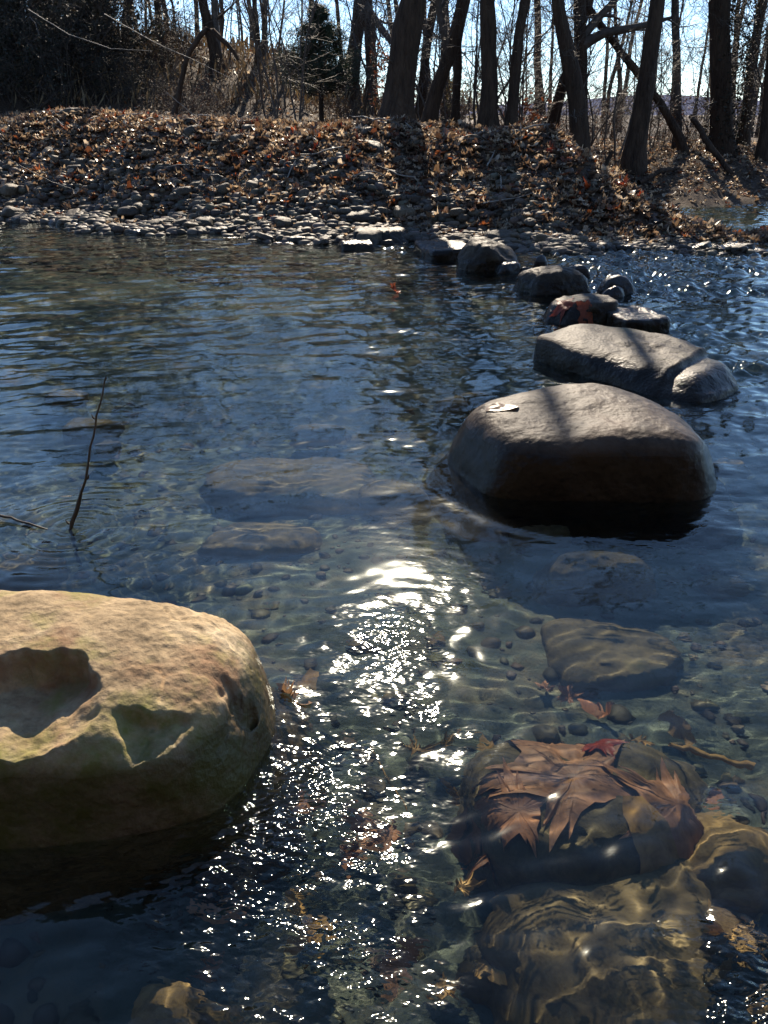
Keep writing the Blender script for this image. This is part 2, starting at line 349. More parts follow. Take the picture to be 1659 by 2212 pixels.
def waves(x, y, r):
    rg = np.random.RandomState(4)
    dn = below_line(x, y)
    down = sstep(-.25, .5, dn)
    rush = down * (.55 + .45 * sstep(2.9, 2.0, r)) 
    # eddies: patches of livelier and calmer water
    patch = np.clip(.75 + .9 * n2(x, y, .9, 21, 2), .15, 1.7)
    wx = x + .05 * n2(x, y, 2.3, 31, 2); wy = y + .05 * n2(x, y, 2.3, 41, 2)
    sp_ = np.maximum(r * .0026, r * math.radians(.11))
    h = np.zeros(x.shape)
    def blob(cx, cy, sx, sy): return np.exp(-((x - cx) / sx) ** 2 - ((y - cy) / sy) ** 2)
    rush = rush * (1 + 1.2 * sstep(1.1, 2.0, x) * sstep(3.4, 4.6, y)) * (1 - .72 * blob(.9, 2.3, .55, .6)) * (1 - .92 * blob(.1, 2.9, .7, .5)) * (1 - .45 * blob(.05, 2.1, .3, .3)) * (1 + .25 * blob(-.15, 1.3, .4, .4) + .8 * blob(.68, 1.05, .2, .25)) * (1 - .35 * blob(.25, 1.35, .2, .3))
    def comp(lam, ang, slope, amp):
        k = 2 * math.pi / lam
        fade = np.clip((lam / sp_ - 2.2) / 2.0, 0, 1)
        ph = rg.uniform(0, 6.28)
        return amp * fade * slope / k * np.sin(k * (wx * math.cos(ang) + wy * math.sin(ang)) + ph)
    calm_amp = (.5 + .5 * patch) * (1 + .45 * sstep(4, 7, r)) * (1 - .75 * blob(.1, 2.85, .7, .55)); r_amp = rush * patch
    nC = 34
    for i in range(nC):
        lam = .045 * (14 ** (i / (nC - 1))) * rg.uniform(.85, 1.18)
        ang = R(90) + rg.normal(0, .5)
        h += comp(lam, ang, .0125, calm_amp)
    nR = 44
    for i in range(nR):
        lam = .06 * (6 ** (i / (nR - 1))) * rg.uniform(.85, 1.18)
        ang = R(-40) + rg.normal(0, 1.0)
        h += comp(lam, ang, .016, r_amp)
    riffle = sstep(1.25, 2.0, x) * sstep(3.7, 4.9, y) * down * np.clip(.25 + 1.1 * n2(x, y * 1.8, 1.1, 91, 2) + .35, .15, 1.25)
    riffle = riffle + .55 * np.exp(-(np.abs(dn + .15) / .28) ** 2) * sstep(4.5, 6.5, y) * np.clip(.4 + 1.4 * n2(x, y, 1.7, 93, 2), 0, 1.2)
    riffle = np.minimum(riffle, 1.05)
    for i in range(26):
        lam = .075 * (3.6 ** (i / 25)) * rg.uniform(.9, 1.12)
        h += comp(lam, rg.uniform(0, 6.28), .135, riffle)
    # rings round the twig
    tw = at_z(158, 1142)
    d = np.hypot(x - tw[0], y - tw[1])
    h += .0022 * np.sin(d * 2 * math.pi / .06) * np.exp(-d / .25) 
    # pillow and wake at the stones
    for cx, cy, rr, a in ((.82, 3.42, .62, .004), (-.8, 1.62, .55, .01)):
        d = np.hypot((x - cx), (y - cy)) - rr
        h += a * np.exp(-(d / .1) ** 2) * (1 + .5 * np.sin(np.arctan2(y - cy, x - cx) * 5))
        h += .14 * a * np.sin((d + .05 * n2(x, y, 3, 61, 2)) * 2 * math.pi / .13) * np.exp(-np.clip(d, 0, 9) / .25) * sstep(-.05, .05, d)
    rip = down * (.95 * blob(-.2, 1.22, .27, .46) + .5 * blob(.14, 1.74, .13, .12) + 1.5 * blob(.68, 1.06, .16, .28) + .42 * blob(.05, 2.12, .2, .30) + .06)
    rip = rip * (1 - .8 * sstep(3.4, 4.8, y)) + .03
    return h, np.clip(rip * np.clip(.9 + 1.5 * n2(x, y, 3.2, 71, 3), .12, 1.7), 0, 1.5)
WZ, RIP = waves(WX, WY, R_)
water = link('water', mesh_np('water', np.stack([WX, WY, WZ], -1).reshape(-1, 3), grid_faces(len(azs), len(rows_r))), M['water'])
tag(water, kind='structure')
_a = water.data.attributes.new('ripple', 'FLOAT', 'POINT'); _a.data.foreach_set('value', RIP.ravel().astype(np.float32))
water.cycles.is_caustics_caster = True
ground.cycles.is_caustics_receiver = True

# ------------------------------------------------------------------ rocks
_ico = {}
def ico(sub):
    if sub not in _ico:
        bm = bmesh.new(); bmesh.ops.create_icosphere(bm, subdivisions=sub, radius=1)
        V = np.array([v.co[:] for v in bm.verts]); Fc = np.array([[v.index for v in f.verts] for f in bm.faces]); bm.free()
        V /= np.linalg.norm(V, axis=1, keepdims=True)
        _ico[sub] = (V, Fc)
    return _ico[sub]
def radial(D, planes, p):
    s = 0
    for (nx, ny, nz, d) in planes:
        nn = np.array([nx, ny, nz], float); nn /= np.linalg.norm(nn)
        s = s + np.maximum(D @ nn / d, 1e-4) ** p
    return s ** (-1 / p)
def box_planes(sx, sy, sz, rng, chamfers=5, rz=0.0, top_tilt=(0, 0)):
    P = [(1, rng.uniform(-.2, .2), rng.uniform(-.1, .25), sx), (-1, rng.uniform(-.2, .2), rng.uniform(-.1, .25), sx),
         (rng.uniform(-.2, .2), 1, rng.uniform(-.1, .3), sy), (rng.uniform(-.2, .2), -1, rng.uniform(-.1, .2), sy),
         (top_tilt[0], top_tilt[1], 1, sz), (0, 0, -1, sz)]
    for i in range(chamfers):
        a = rng.uniform(0, 6.28); e = rng.uniform(-.2, 1.0)
        v = np.array([math.cos(a) * math.cos(e), math.sin(a) * math.cos(e), math.sin(e)])
        sup = math.sqrt((sx * v[0]) ** 2 + (sy * v[1]) ** 2 + (sz * v[2]) ** 2)
        P.append((*v, sup * rng.uniform(1.0, 1.12)))
    if rz:
        c, s = math.cos(rz), math.sin(rz)
        P = [(x * c - y * s, x * s + y * c, z, d) for x, y, z, d in P]
    return P
def rock_mesh(name, planes, p=7, sub=6, namp=.04, nscale=2.5, fine=.006, seed=0, sculpt=None):
    D, Fc = ico(sub)
    r = radial(D, planes, p)
    V = D * r[:, None]
    size = np.mean(r)
    q = V / size
    V = V + D * (size * namp * fbm(q * nscale + seed * 3.7, 3, seed) + size * fine * fbm(q * nscale * 6 + seed, 4, seed + 50))[:, None]
    if sculpt is not None: V = sculpt(V)
    return mesh_np(name, V, Fc)
def receiver(o):
    o.cycles.is_caustics_receiver = True; return o

# ---- the tan boulder at the left
LB = np.array([-.92, 1.62, 0.0])
def sculpt_left(V):
    x = V[:, 0] + LB[0]; y = V[:, 1] + LB[1]; z = V[:, 2].copy()
    top = sstep(.02, .16, z)
    jag = .02 * vnoise(np.stack([x * 16, y * 16, z * 16], 1), 3) + .011 * vnoise(np.stack([x * 40, y * 40, z * 40], 1), 4)
    xx, yy = x + jag, y + jag
    # broken-out hollow with a lip at its foot
    up_edge = np.interp(xx, [-1.1, -.88, -.72, -.66, -.60, -.545], [1.545, 1.56, 1.60, 1.585, 1.52, 1.45])
    m = sstep(up_edge + .008, up_edge - .012, yy) * sstep(-.53, -.57, xx)
    fl = np.interp(xx, [-1.1, -.86, -.75, -.65, -.58], [.20, .225, .205, .235, .28]) + .05 * (yy - 1.4)
    z = np.where(top * m > 0, z + (np.minimum(z, fl) - z) * m * np.clip(top * 1.5, 0, 1), z)
    # smaller notch nearer the right end
    ue = np.interp(xx, [-.56, -.50, -.42, -.36, -.33], [1.47, 1.465, 1.46, 1.47, 1.44])
    m2 = sstep(ue + .006, ue - .010, yy) * sstep(-.575, -.52, xx) * sstep(-.30, -.335, xx)
    fl2 = .205 + .22 * (yy - 1.45) - .12 * sstep(-.40, -.32, xx) * .3
    z = z + (np.minimum(z, fl2) - z) * m2 * np.clip(top * 1.5, 0, 1)
    # cup on the shoulder
    d = np.hypot((xx + .335) / .035, (yy - 1.60) / .04)
    z = z - .05 * np.exp(-d ** 2 * 1.4) * top
    # seam down the right shoulder
    s = np.abs(xx + .36 - .25 * (yy - 1.5))
    z = z - .016 * np.exp(-(s / .012) ** 2) * top * sstep(1.36, 1.42, yy) * sstep(1.66, 1.56, yy)
    out = V.copy(); out[:, 2] = z
    # grain
    q = np.stack([x, y, z], 1)
    g = .0026 * fbm(q * 42, 4, 8, .55) * (sstep(-.75, -.4, x) * .9 + .35) - .007 * np.exp(-((fbm(q * 5, 2, 19) - .05) / .012) ** 2) * sstep(-.7, -.45, x)
    out[:, 2] += g * top; out[:, 1] += g * .6
    return out
pl_left = [(0.10, .02, 1, .345), (.60, .05, 1, .515), (1, .15, .25, .65), (1, -.55, .25, .575), (.9, .8, .35, .66), (.05, 1, .5, .37), (0, -1, .12, .30), (.1, -.40, 1, .338),
           (-1, 0, .1, .95), (0, 0, -1, .6), (.7, -1, .9, .52), (.3, -1, -.2, .36)]
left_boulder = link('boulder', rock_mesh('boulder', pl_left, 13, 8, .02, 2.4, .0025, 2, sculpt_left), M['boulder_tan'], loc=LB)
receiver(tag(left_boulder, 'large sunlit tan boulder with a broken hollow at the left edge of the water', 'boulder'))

# ---- the big brown stepping stone
RB = np.array([.80, 3.45, -.02])
pl_right = [(-.03, -.07, 1, .315), (.50, .12, .85, .465), (1, -.1, .30, .60), (.8, -.8, .25, .62), (-.05, -1, .05, .35), (-1, -.4, .25, .47), (-1, .5, .35, .53), (-.2, 1, .35, .46), (.6, 1, .4, .54),
            (0, 0, -1, .5), (-.1, -1, 1.1, .43), (-.8, -.25, 1, .50), (-.4, .5, 1, .44)]
def sculpt_right(V):
    x = V[:, 0]; y = V[:, 1]; z = V[:, 2].copy(); top = sstep(.12, .25, z)
    e = np.hypot((x + .02) / .3, (y + .13) / .18)
    z = z - .018 * np.exp(-e ** 2) * top
    out = V.copy(); out[:, 2] = z
    g = .0022 * fbm(V * np.array([14, 22, 22]), 3, 12); out[:, 2] += g; out[:, 1] += g * .6
    return out
right_boulder = link('stepping_stone', rock_mesh('stepping_stone', pl_right, 9, 8, .022, 2.0, .0022, 5, sculpt_right), M['boulder_brown'], loc=RB)
receiver(tag(right_boulder, 'largest and nearest brown stepping stone, with one leaf lying on its top edge', 'stepping stone', 'stepping stones across the stream'))

def stone(x0, x1, ytop, ybot, label, mat='step_stone', h=.2, depth=None, seed=1, name='stepping_stone', cat='stepping stone', group='stepping stones across the stream',
          p=7, tilt=(0, 0), sub=6, chamfers=5, sink=.25, rz=0.0, namp=.05):
    """a stone whose front foot meets the water at photo row ybot, between columns x0..x1, h metres proud of the water"""
    a = at_z(x0, ybot); b = at_z(x1, ybot); w = (b[0] - a[0]) / 2
    yb = at_y((x0 + x1) / 2, ytop, 1)     # slope of the ray over the top
    d = ray((x0 + x1) / 2, ytop); back = (h - CAMH) / d[2] * d[1]
    dep = depth if depth else max((back - a[1]) / 2, w * .45)
    rng = np.random.RandomState(seed)
    c = np.array([(a[0] + b[0]) / 2 * (1 + dep / a[1]), a[1] + dep, -sink * .3])
    P = box_planes(w, dep, h - c[2], rng, chamfers, rz, tilt)
    P = [(x, y, z, (q if z > -.9 else sink)) for x, y, z, q in P]
    o = link(name, rock_mesh(name, P, p, sub, namp, 2.2, .008, seed), M[mat], loc=c)
    receiver(tag(o, label, cat, group))
    return o
def slab(c, sx, sy, h, rz, label, seed, tilt=(0, 0), p=11, mat='step_stone', sub=7):
    rng = np.random.RandomState(seed)
    P = box_planes(sx, sy, h, rng, 6, rz, tilt); P = [(x, y, z, (q if z > -.9 else .3)) for x, y, z, q in P]
    def step(V):      # the end block stands one step lower
        u = V[:, 0] * math.cos(rz) + V[:, 1] * math.sin(rz); w = V[:, 1] * math.cos(rz) - V[:, 0] * math.sin(rz)
        V = V.copy(); k = sstep(.02, .1, V[:, 2])
        V[:, 2] -= k * (.045 * sstep(.30, .34, u + .12 * w + .02 * vnoise(V * 9, 5)) - .03 * np.exp(-((u - .47) / .1) ** 2))
        return V
    o = link('stepping_stone', rock_mesh('stepping_stone', P, p, sub, .035, 2.4, .004, seed, step), M[mat], loc=(c[0], c[1], 0))
    return receiver(tag(o, label, 'stepping stone', 'stepping stones across the stream'))
S2 = slab((1.53, 5.02), .64, .36, .155, -.82, 'long low slab with a wet shining corner just behind the biggest stepping stone', 11, (.02, -.04))
S3 = stone(1165, 1335, 628, 702, 'stepping stone with wet red leaves stuck to its near side', h=.16, seed=13, p=12)
S3b = stone(1305, 1418, 655, 722, 'low flat mossy stone joined to the right of the leafy stepping stone', h=.10, seed=15, p=12, chamfers=3)
S4 = stone(1110, 1285, 570, 638, 'pale flat-topped stepping stone in mid stream beside two dark rounded stones', h=.19, seed=17, tilt=(-.02, -.05), p=8, chamfers=6)
S5 = stone(1283, 1380, 588, 636, 'dark rounded stone to the right of the pale flat-topped one', 'dark_stone', h=.17, seed=19, p=5, name='river_stone', cat='stone', group=None)
S6 = stone(1290, 1356, 606, 642, 'smaller dark rounded stone in front of the dark stone', 'dark_stone', h=.11, seed=21, p=4, name='river_stone', cat='stone', group=None)
S7 = stone(985, 1125, 518, 588, 'smooth humped grey stone last before the far bank', h=.25, seed=23, tilt=(.3, -.1), p=10, chamfers=3)
S7b = stone(1060, 1128, 560, 592, 'low dark shelf of stone at the foot of the humped grey stone', 'dark_stone', h=.10, seed=24, name='river_stone', cat='stone', group=None)
S8 = stone(900, 1012, 515, 562, 'broad flat slab half hidden left of the humped grey stone', h=.11, seed=25, tilt=(-.05, 0), p=14, chamfers=2)
S9 = stone(758, 888, 488, 527, 'wide pale flat slab lying at the far waterline', h=.15, seed=27, p=14, chamfers=2)
S10 = stone(733, 806, 517, 541, 'thin pale slab lying in the water in front of the wide flat slab', h=.07, seed=29, p=14, chamfers=2)
S11 = stone(1146, 1188, 556, 584, 'small pointed dark stone behind the pale flat-topped stepping stone', 'dark_stone', h=.17, seed=31, p=9, name='river_stone', cat='stone', group=None, chamfers=8)
S12 = stone(1118, 1150, 572, 592, 'little dark stone left of the small pointed stone', 'dark_stone', h=.07, seed=33, p=5, name='river_stone', cat='stone', group=None)
S13 = stone(1235, 1275, 576, 600, 'small round dark stone peeping out behind the pale flat top', 'dark_stone', h=.17, seed=35, p=5, name='river_stone', cat='stone', group=None)

# ---- stones under the water
def sunk(px, py, w, dpt, hgt, label, seed, mat='sunk_stone', group=None, p=5, zb=-.37, dscale=1.0, sub=6):
    hgt *= .8
    """px,py: where the ray through the stone's middle meets the bed (refraction allowed for)"""
    d = ray(px, py); s0 = at_z(px, py, 0)
    u = d / np.linalg.norm(d); horiz = math.hypot(u[0], u[1])
    st = horiz / 1.333; ct = math.sqrt(1 - st * st)
    dep = -(zb + hgt * .6)
    k = dep * st / ct
    pos = s0 + np.array([u[0] / horiz * k, u[1] / horiz * k, 0]); pos[2] = zb
    rng = np.random.RandomState(seed)
    o = link('submerged_stone', rock_mesh('submerged_stone', box_planes(w, dpt, hgt, rng, 6), p, sub, .06, 2.0, .006, seed), M[mat], loc=pos)
    receiver(tag(o, label, 'stone', group))
    return o
U1 = sunk(1290, 2040, .28, .28, .22, 'big round golden brown stone sunk at the bottom of the picture', 41, sub=7, mat='brown_stone')
U2 = sunk(1300, 1735, .32, .24, .37, 'sunken stone draped with large red-brown leaves', 43, mat='sunk_stone', sub=7, p=6)
U3 = sunk(362, 2190, .085, .075, .36, 'small golden stone netted with light at the lower left', 45, mat='gold_stone')
U4 = sunk(475, 2200, .06, .06, .30, 'smaller brown stone beside the small golden netted stone', 47, mat='gold_stone')
U5 = sunk(1290, 1225, .24, .10, .42, 'long flat pale stone just under the surface below the biggest stepping stone', 49)
U6 = sunk(610, 1030, .42, .30, .13, 'wide dim olive stone under the water left of the biggest stepping stone', 51)
U7 = sunk(840, 1060, .18, .12, .22, 'thin orange-brown stone under the water near the sun glints', 53)
U8 = sunk(1580, 1830, .15, .12, .25, 'yellow-brown sunken stone at the right edge of the picture', 55, mat='gold_stone')
U9 = sunk(1330, 1400, .26, .18, .10, 'broad pale sunken stone right of the brightest glitter', 57)
U10 = sunk(560, 1160, .25, .16, .13, 'sunken grey stone behind the tan boulder', 59)
rg = random.Random(5)
for i in range(40):
    px = rg.uniform(-100, 1760); py = rg.uniform(850, 2200)
    if (px < 650 and 1250 < py < 2000) or (1000 < px < 1560 and 1150 < py < 1650): continue
    s = rg.uniform(.05, .16) * (.45 if py > 1500 else 1)
    sunk(px, py, s, s * rg.uniform(.6, 1), s * rg.uniform(.5, .9) + .05, 'dim brown stone lying on the stream bed', 100 + i, group='stones on the stream bed', sub=4)

# ------------------------------------------------------------------ scatter helpers: leaves and pebbles
def leaf_template(kind, seed=0, curl=.25):
    rng = np.random.RandomState(seed)
    if kind == 'maple':
        ang = []; rad = []
        for k, (a, L) in enumerate([(-125, .62), (-62, .92), (0, 1.0), (62, .92), (125, .62)]):
            ang += [a - 22, a - 9, a - 11, a, a + 11, a + 9, a + 22]
            rad += [.42 * L + .06, .62 * L, .78 * L, L, .78 * L, .62 * L, .42 * L + .06]
        ang += [172, 188 - 0]; rad += [.26, .26]
        ang = np.radians(np.array(ang) + 90); rad = np.array(rad) * rng.uniform(.9, 1.1, len(rad))
    else:
        a = np.linspace(0, 2 * math.pi, 14, endpoint=False)
        ang = a; ex, ey = .42, 1.0
        rad = 1 / np.sqrt((np.cos(a) / ex) ** 2 + (np.sin(a) / ey) ** 2) * (1 - .18 * np.abs(np.cos(a * 5)) * 0) * rng.uniform(.93, 1.07, 14)
    o = np.argsort(ang); ang = ang[o]; rad = rad[o]
    ring = np.stack([np.cos(ang) * rad, np.sin(ang) * rad], 1) * .5
    m = len(ring)
    P = np.concatenate([[[0, 0]], ring * .5, ring])
    Z = curl * (P[:, 0] ** 2 * rng.uniform(.3, 2.2) + P[:, 1] ** 2 * rng.uniform(-.5, 1.8)) + .10 * curl * np.concatenate([[0], rng.uniform(-1, 1, m) * .5, rng.uniform(-1, 1, m) * 1.6])
    V = np.column_stack([P, Z])
    j = np.arange(m); k = (j + 1) % m
    tri = np.stack([np.zeros(m, int), 1 + j, 1 + k], 1)
    quad = np.stack([1 + j, 1 + m + j, 1 + m + k, 1 + k], 1)
    fc = np.concatenate([tri, quad[:, [0, 1, 2]], quad[:, [0, 2, 3]]])
    return V, fc
def rot_mats(n, rng, tilt):
    a = rng.uniform(0, 2 * math.pi, n); b = rng.normal(0, tilt, n); c = rng.uniform(0, 2 * math.pi, n)
    def rz(t):
        m = np.zeros((len(t), 3, 3)); m[:, 0, 0] = np.cos(t); m[:, 0, 1] = -np.sin(t); m[:, 1, 0] = np.sin(t); m[:, 1, 1] = np.cos(t); m[:, 2, 2] = 1; return m
    def rx(t):
        m = np.zeros((len(t), 3, 3)); m[:, 1, 1] = np.cos(t); m[:, 1, 2] = -np.sin(t); m[:, 2, 1] = np.sin(t); m[:, 2, 2] = np.cos(t); m[:, 0, 0] = 1; return m
    return rz(c) @ rx(b) @ rz(a)
def scatter(name, temps, pos, mats, scales, cols, mat, rng, smooth=True):
    which = rng.randint(0, len(temps), len(pos)); Vs = []; Fs = []; Cs = []; off = 0
    for t, (V, fc) in enumerate(temps):
        k = np.nonzero(which == t)[0]
        if not len(k): continue
        W = np.einsum('nij,nvj->nvi', mats[k], V[None] * scales[k][:, None, :] if scales.ndim == 2 else V[None] * scales[k][:, None, None]) + pos[k][:, None]
        Vs.append(W.reshape(-1, 3)); Cs.append(np.repeat(cols[k], len(V), 0))
        Fs.append((fc[None] + (off + np.arange(len(k)) * len(V))[:, None, None]).reshape(-1, 3)); off += len(k) * len(V)
    return link(name, mesh_np(name, np.concatenate(Vs), np.concatenate(Fs), smooth, np.concatenate(Cs)), mat)
def pebble_template(seed, sub=2):
    D, fc = ico(sub); rng = np.random.RandomState(seed)
    P = box_planes(1, rng.uniform(.6, .95), rng.uniform(.32, .6), rng, 6)
    return D * radial(D, P, 5)[:, None], fc
def bank_points(n, rng, x0, x1, t0, t1):
    x = rng.uniform(x0, x1, n); t = rng.uniform(t0, t1, n); return x, shore(x) + t
nr = np.random.RandomState(8)
LEAVES = [leaf_template('maple', s, .9) for s in range(5)] + [leaf_template('oval', s + 9, .8) for s in range(3)]
PEB = [pebble_template(s) for s in range(7)]
PAL = np.array([[.07, .045, .03], [.13, .08, .048], [.22, .14, .08], [.36, .26, .16], [.52, .41, .28], [.17, .055, .022], [.24, .07, .02], [.09, .065, .05]])
PW = np.array([.12, .17, .22, .2, .17, .05, .02, .05]); PW = PW / PW.sum()
def litter(n, x, y, size, tilt, lift=.0):
    c = PAL[nr.choice(len(PAL), n, p=PW)] * nr.uniform(.9, 1.9, (n, 1))
    z = height(x, y) + nr.uniform(.0, .05, n) + lift
    return np.stack([x, y, z], 1), rot_mats(n, nr, tilt), nr.uniform(.6, 1.25, n) * size, c
parts = []
for (n, x0, x1, t0, t1, size) in ((13000, -9, 5.0, .9, 5.0, .18), (2500, -9, 6, .2, 1.4, .11)):
    x, y = bank_points(n, nr, x0, x1, t0, t1)
    ok = height(x, y, False) > .03
    if t0 > .5: ok &= nr.rand(n) < np.where(x < 1.2, np.clip((y - shore(x) - .9) / 1.1, .12, 1) ** 1.3, 1)
    if t0 < .5: ok &= nr.rand(n) < np.interp(x, [-3, 1, 2.5], [.25, .5, 1])
    x, y = x[ok], y[ok]; parts.append(litter(len(x), x, y, size, .42))
x = nr.uniform(2.4, 10, 6500); y = nr.uniform(12.5, 23, 6500); ok = height(x, y, False) > .02; x, y = x[ok], y[ok]
parts.append(litter(len(x), x, y, .13, .4))
x = nr.uniform(-14, 9, 6000); y = nr.uniform(15, 30, 6000); parts.append(litter(6000, x, y, .15, .45))
P_, Mx, Sz, Cc = (np.concatenate([q[i] for q in parts]) for i in range(4))
lit = scatter('leaf_litter', LEAVES, P_, Mx, Sz, Cc, M['litter'], nr); tag(lit, 'carpet of dry brown fallen leaves covering the far bank', 'leaf litter', kind='stuff')

# gravel of the bar: small stones as one ground cover, the larger cobbles one by one
def peb(n, x0, x1, t0, t1, s0, s1):
    x, y = bank_points(n, nr, x0, x1, t0, t1)
    s = s0 + (s1 - s0) * nr.rand(n) ** 2
    z = height(x, y) + s * .12
    g = nr.uniform(.03, .13, (n, 1)) * np.array([[1.1, .87, .6]]) * nr.uniform(.9, 1.1, (n, 3))
    return np.stack([x, y, z], 1), rot_mats(n, nr, .2), s, g
pp = [peb(6000, -9, 2.2, -.35, 2.3, .03, .10), peb(2200, 1.8, 6.5, -.3, 1.3, .025, .07), peb(500, -9, 3, 1.5, 4.2, .03, .08), peb(2500, -6, 4.5, -2.5, 0, .03, .1)]
xx_ = nr.uniform(-1.6, 2.6, 2600); yy_ = nr.uniform(.75, 5, 2600); s_ = .008 + .035 * nr.rand(2600) ** 3
pp.append((np.stack([xx_, yy_, height(xx_, yy_) + s_ * .1], 1), rot_mats(2600, nr, .25), s_, nr.uniform(.03, .11, (2600, 1)) * np.array([[1.05, .85, .5]]) * nr.uniform(.85, 1.15, (2600, 3))))
P_, Mx, Sz, Cc = (np.concatenate([q[i] for q in pp]) for i in range(4))
M['gravel'] = leaf_mat('gravel', 'attr', trans=0.0, rough=.62, spec=.3)
gr = scatter('gravel', PEB, P_, Mx, Sz, Cc, M['gravel'], nr); tag(gr, 'grey river gravel along the far waterline', 'gravel', kind='stuff'); receiver(gr)
cob_me = []
for s in range(9):
    rng = np.random.RandomState(300 + s)
    me = rock_mesh('cobble', box_planes(1, rng.uniform(.6, .9), rng.uniform(.35, .6), rng, 6), 6, 4, .07, 2.2, .01, s); me.materials.append(M['cobble']); cob_me.append(me)
def cobble(x, y, s, z=None, g='grey cobbles along the far waterline', label='grey rounded cobble in the gravel along the far waterline'):
    o = link('cobble', cob_me[nr.randint(9)], loc=(x, y, (height(x, y) if z is None else z) + s * .15))
    o.rotation_euler = (nr.normal(0, .15), nr.normal(0, .15), nr.uniform(0, 6.28)); o.scale = (s, s, s * nr.uniform(.55, .95))
    receiver(tag(o, label, 'cobble', g)); return o
for i in range(210):
    x = nr.uniform(-6.6, 1.9); t = -.25 + 2.6 * nr.rand() ** 1.5
    cobble(x, float(shore(x)) + t, nr.uniform(.06, .13) if nr.rand() < .85 else nr.uniform(.13, .2))
for i in range(40):
    x = nr.uniform(-6, 2.4); cobble(x, float(shore(x)) + nr.uniform(1.6, 3.6), nr.uniform(.08, .17), g='cobbles poking out of the leaf litter', label='grey cobble poking out of the leaf litter higher on the bank')
for i in range(50):
    x = nr.uniform(1.5, 5.2); t = nr.uniform(-.25, .5)
    cobble(x, float(shore(x)) + t, nr.uniform(.06, .13), g='dark cobbles along the gravel spit', label='small dark wet cobble along the gravel spit on the right')

# dry leaves lying loose on the bank, one by one
leaf_me = []
for s in range(8):
    V, fc = leaf_template('maple' if s < 6 else 'oval', 60 + s, .9)
    me = mesh_np('fallen_leaf', V, fc); leaf_me.append(me)
def leaf_obj(loc, size, rot, mat, label, group=None, v=None, name='fallen_leaf'):
    me = leaf_me[nr.randint(8) if v is None else v]
    key = (me.name, mat)
    if key not in _lc:
        m2 = me.copy(); m2.materials.append(M[mat]); _lc[key] = m2
    o = link(name, _lc[key], loc=loc); o.scale = (size,) * 3; o.rotation_euler = rot
    return tag(o, label, 'leaf', group)
_lc = {}
for i in range(230):
    x = nr.uniform(-6.4, 4.0); t = 1.0 + 2.6 * nr.rand(); y = float(shore(x)) + t
    z = float(height(x, y)) + nr.uniform(.03, .08)
    leaf_obj((x, y, z), nr.uniform(.16, .26), (nr.normal(0, .5), nr.normal(0, .5), nr.uniform(0, 6.3)), 'dry_leaf', 'curled dry brown leaf lying on top of the leaf litter', 'dry leaves loose on the far bank')
for i in range(22):
    x = nr.uniform(-6.4, 3.4); t = 1.4 + 2.6 * nr.rand(); y = float(shore(x)) + t
    leaf_obj((x, y, float(height(x, y)) + .06), nr.uniform(.17, .25), (nr.normal(0, .6), nr.normal(0, .6), nr.uniform(0, 6.3)), 'red_leaf', 'bright orange-red leaf among the brown leaf litter', 'orange-red leaves on the far bank')

# ------------------------------------------------------------------ trees
class Tubes:
    def __init__(s): s.d = {}
    def add(s, P, Rr, sides=4):
        P = np.asarray(P, float); Rr = np.asarray(Rr, float)
        if P.ndim == 2: P = P[None]; Rr = Rr[None]
        s.d.setdefault((P.shape[1], sides), []).append((P, Rr))
    def mesh(s, name):
        Vs = []; Fs = []; off = 0
        for (n, k), L in s.d.items():
            P = np.concatenate([a for a, _ in L]); Q = np.concatenate([b for _, b in L]); T = len(P)
            tan = np.gradient(P, axis=1); tan /= np.linalg.norm(tan, axis=2, keepdims=True) + 1e-9
            ref = np.where(np.abs(tan[:, :1, 2:3]) > .8, np.array([[[1., 0, 0]]]), np.array([[[0, 0, 1.]]]))
            u = np.cross(tan, np.broadcast_to(ref, tan.shape)); u /= np.linalg.norm(u, axis=2, keepdims=True) + 1e-9
            v = np.cross(tan, u)
            a = np.arange(k) * 2 * math.pi / k
            V = P[:, :, None] + Q[:, :, None, None] * (np.cos(a)[None, None, :, None] * u[:, :, None] + np.sin(a)[None, None, :, None] * v[:, :, None])
            Vs.append(V.reshape(-1, 3))
            i = np.arange(n - 1)[:, None] * k + np.arange(k)[None]; j = np.arange(n - 1)[:, None] * k + (np.arange(k)[None] + 1) % k
            f = np.stack([i, j, j + k, i + k], -1).reshape(-1, 4)
            Fs.append((f[None] + (off + np.arange(T) * n * k)[:, None, None]).reshape(-1, 4)); off += T * n * k
        return mesh_np(name, np.concatenate(Vs), np.concatenate(Fs))
def resample(P, Rr, n):
    P = np.asarray(P, float); Rr = np.asarray(Rr, float)
    d = np.concatenate([[0], np.cumsum(np.linalg.norm(np.diff(P, axis=0), axis=1))]); t = np.linspace(0, d[-1], n)
    return np.stack([np.interp(t, d, P[:, i]) for i in range(3)], 1), np.interp(t, d, Rr)
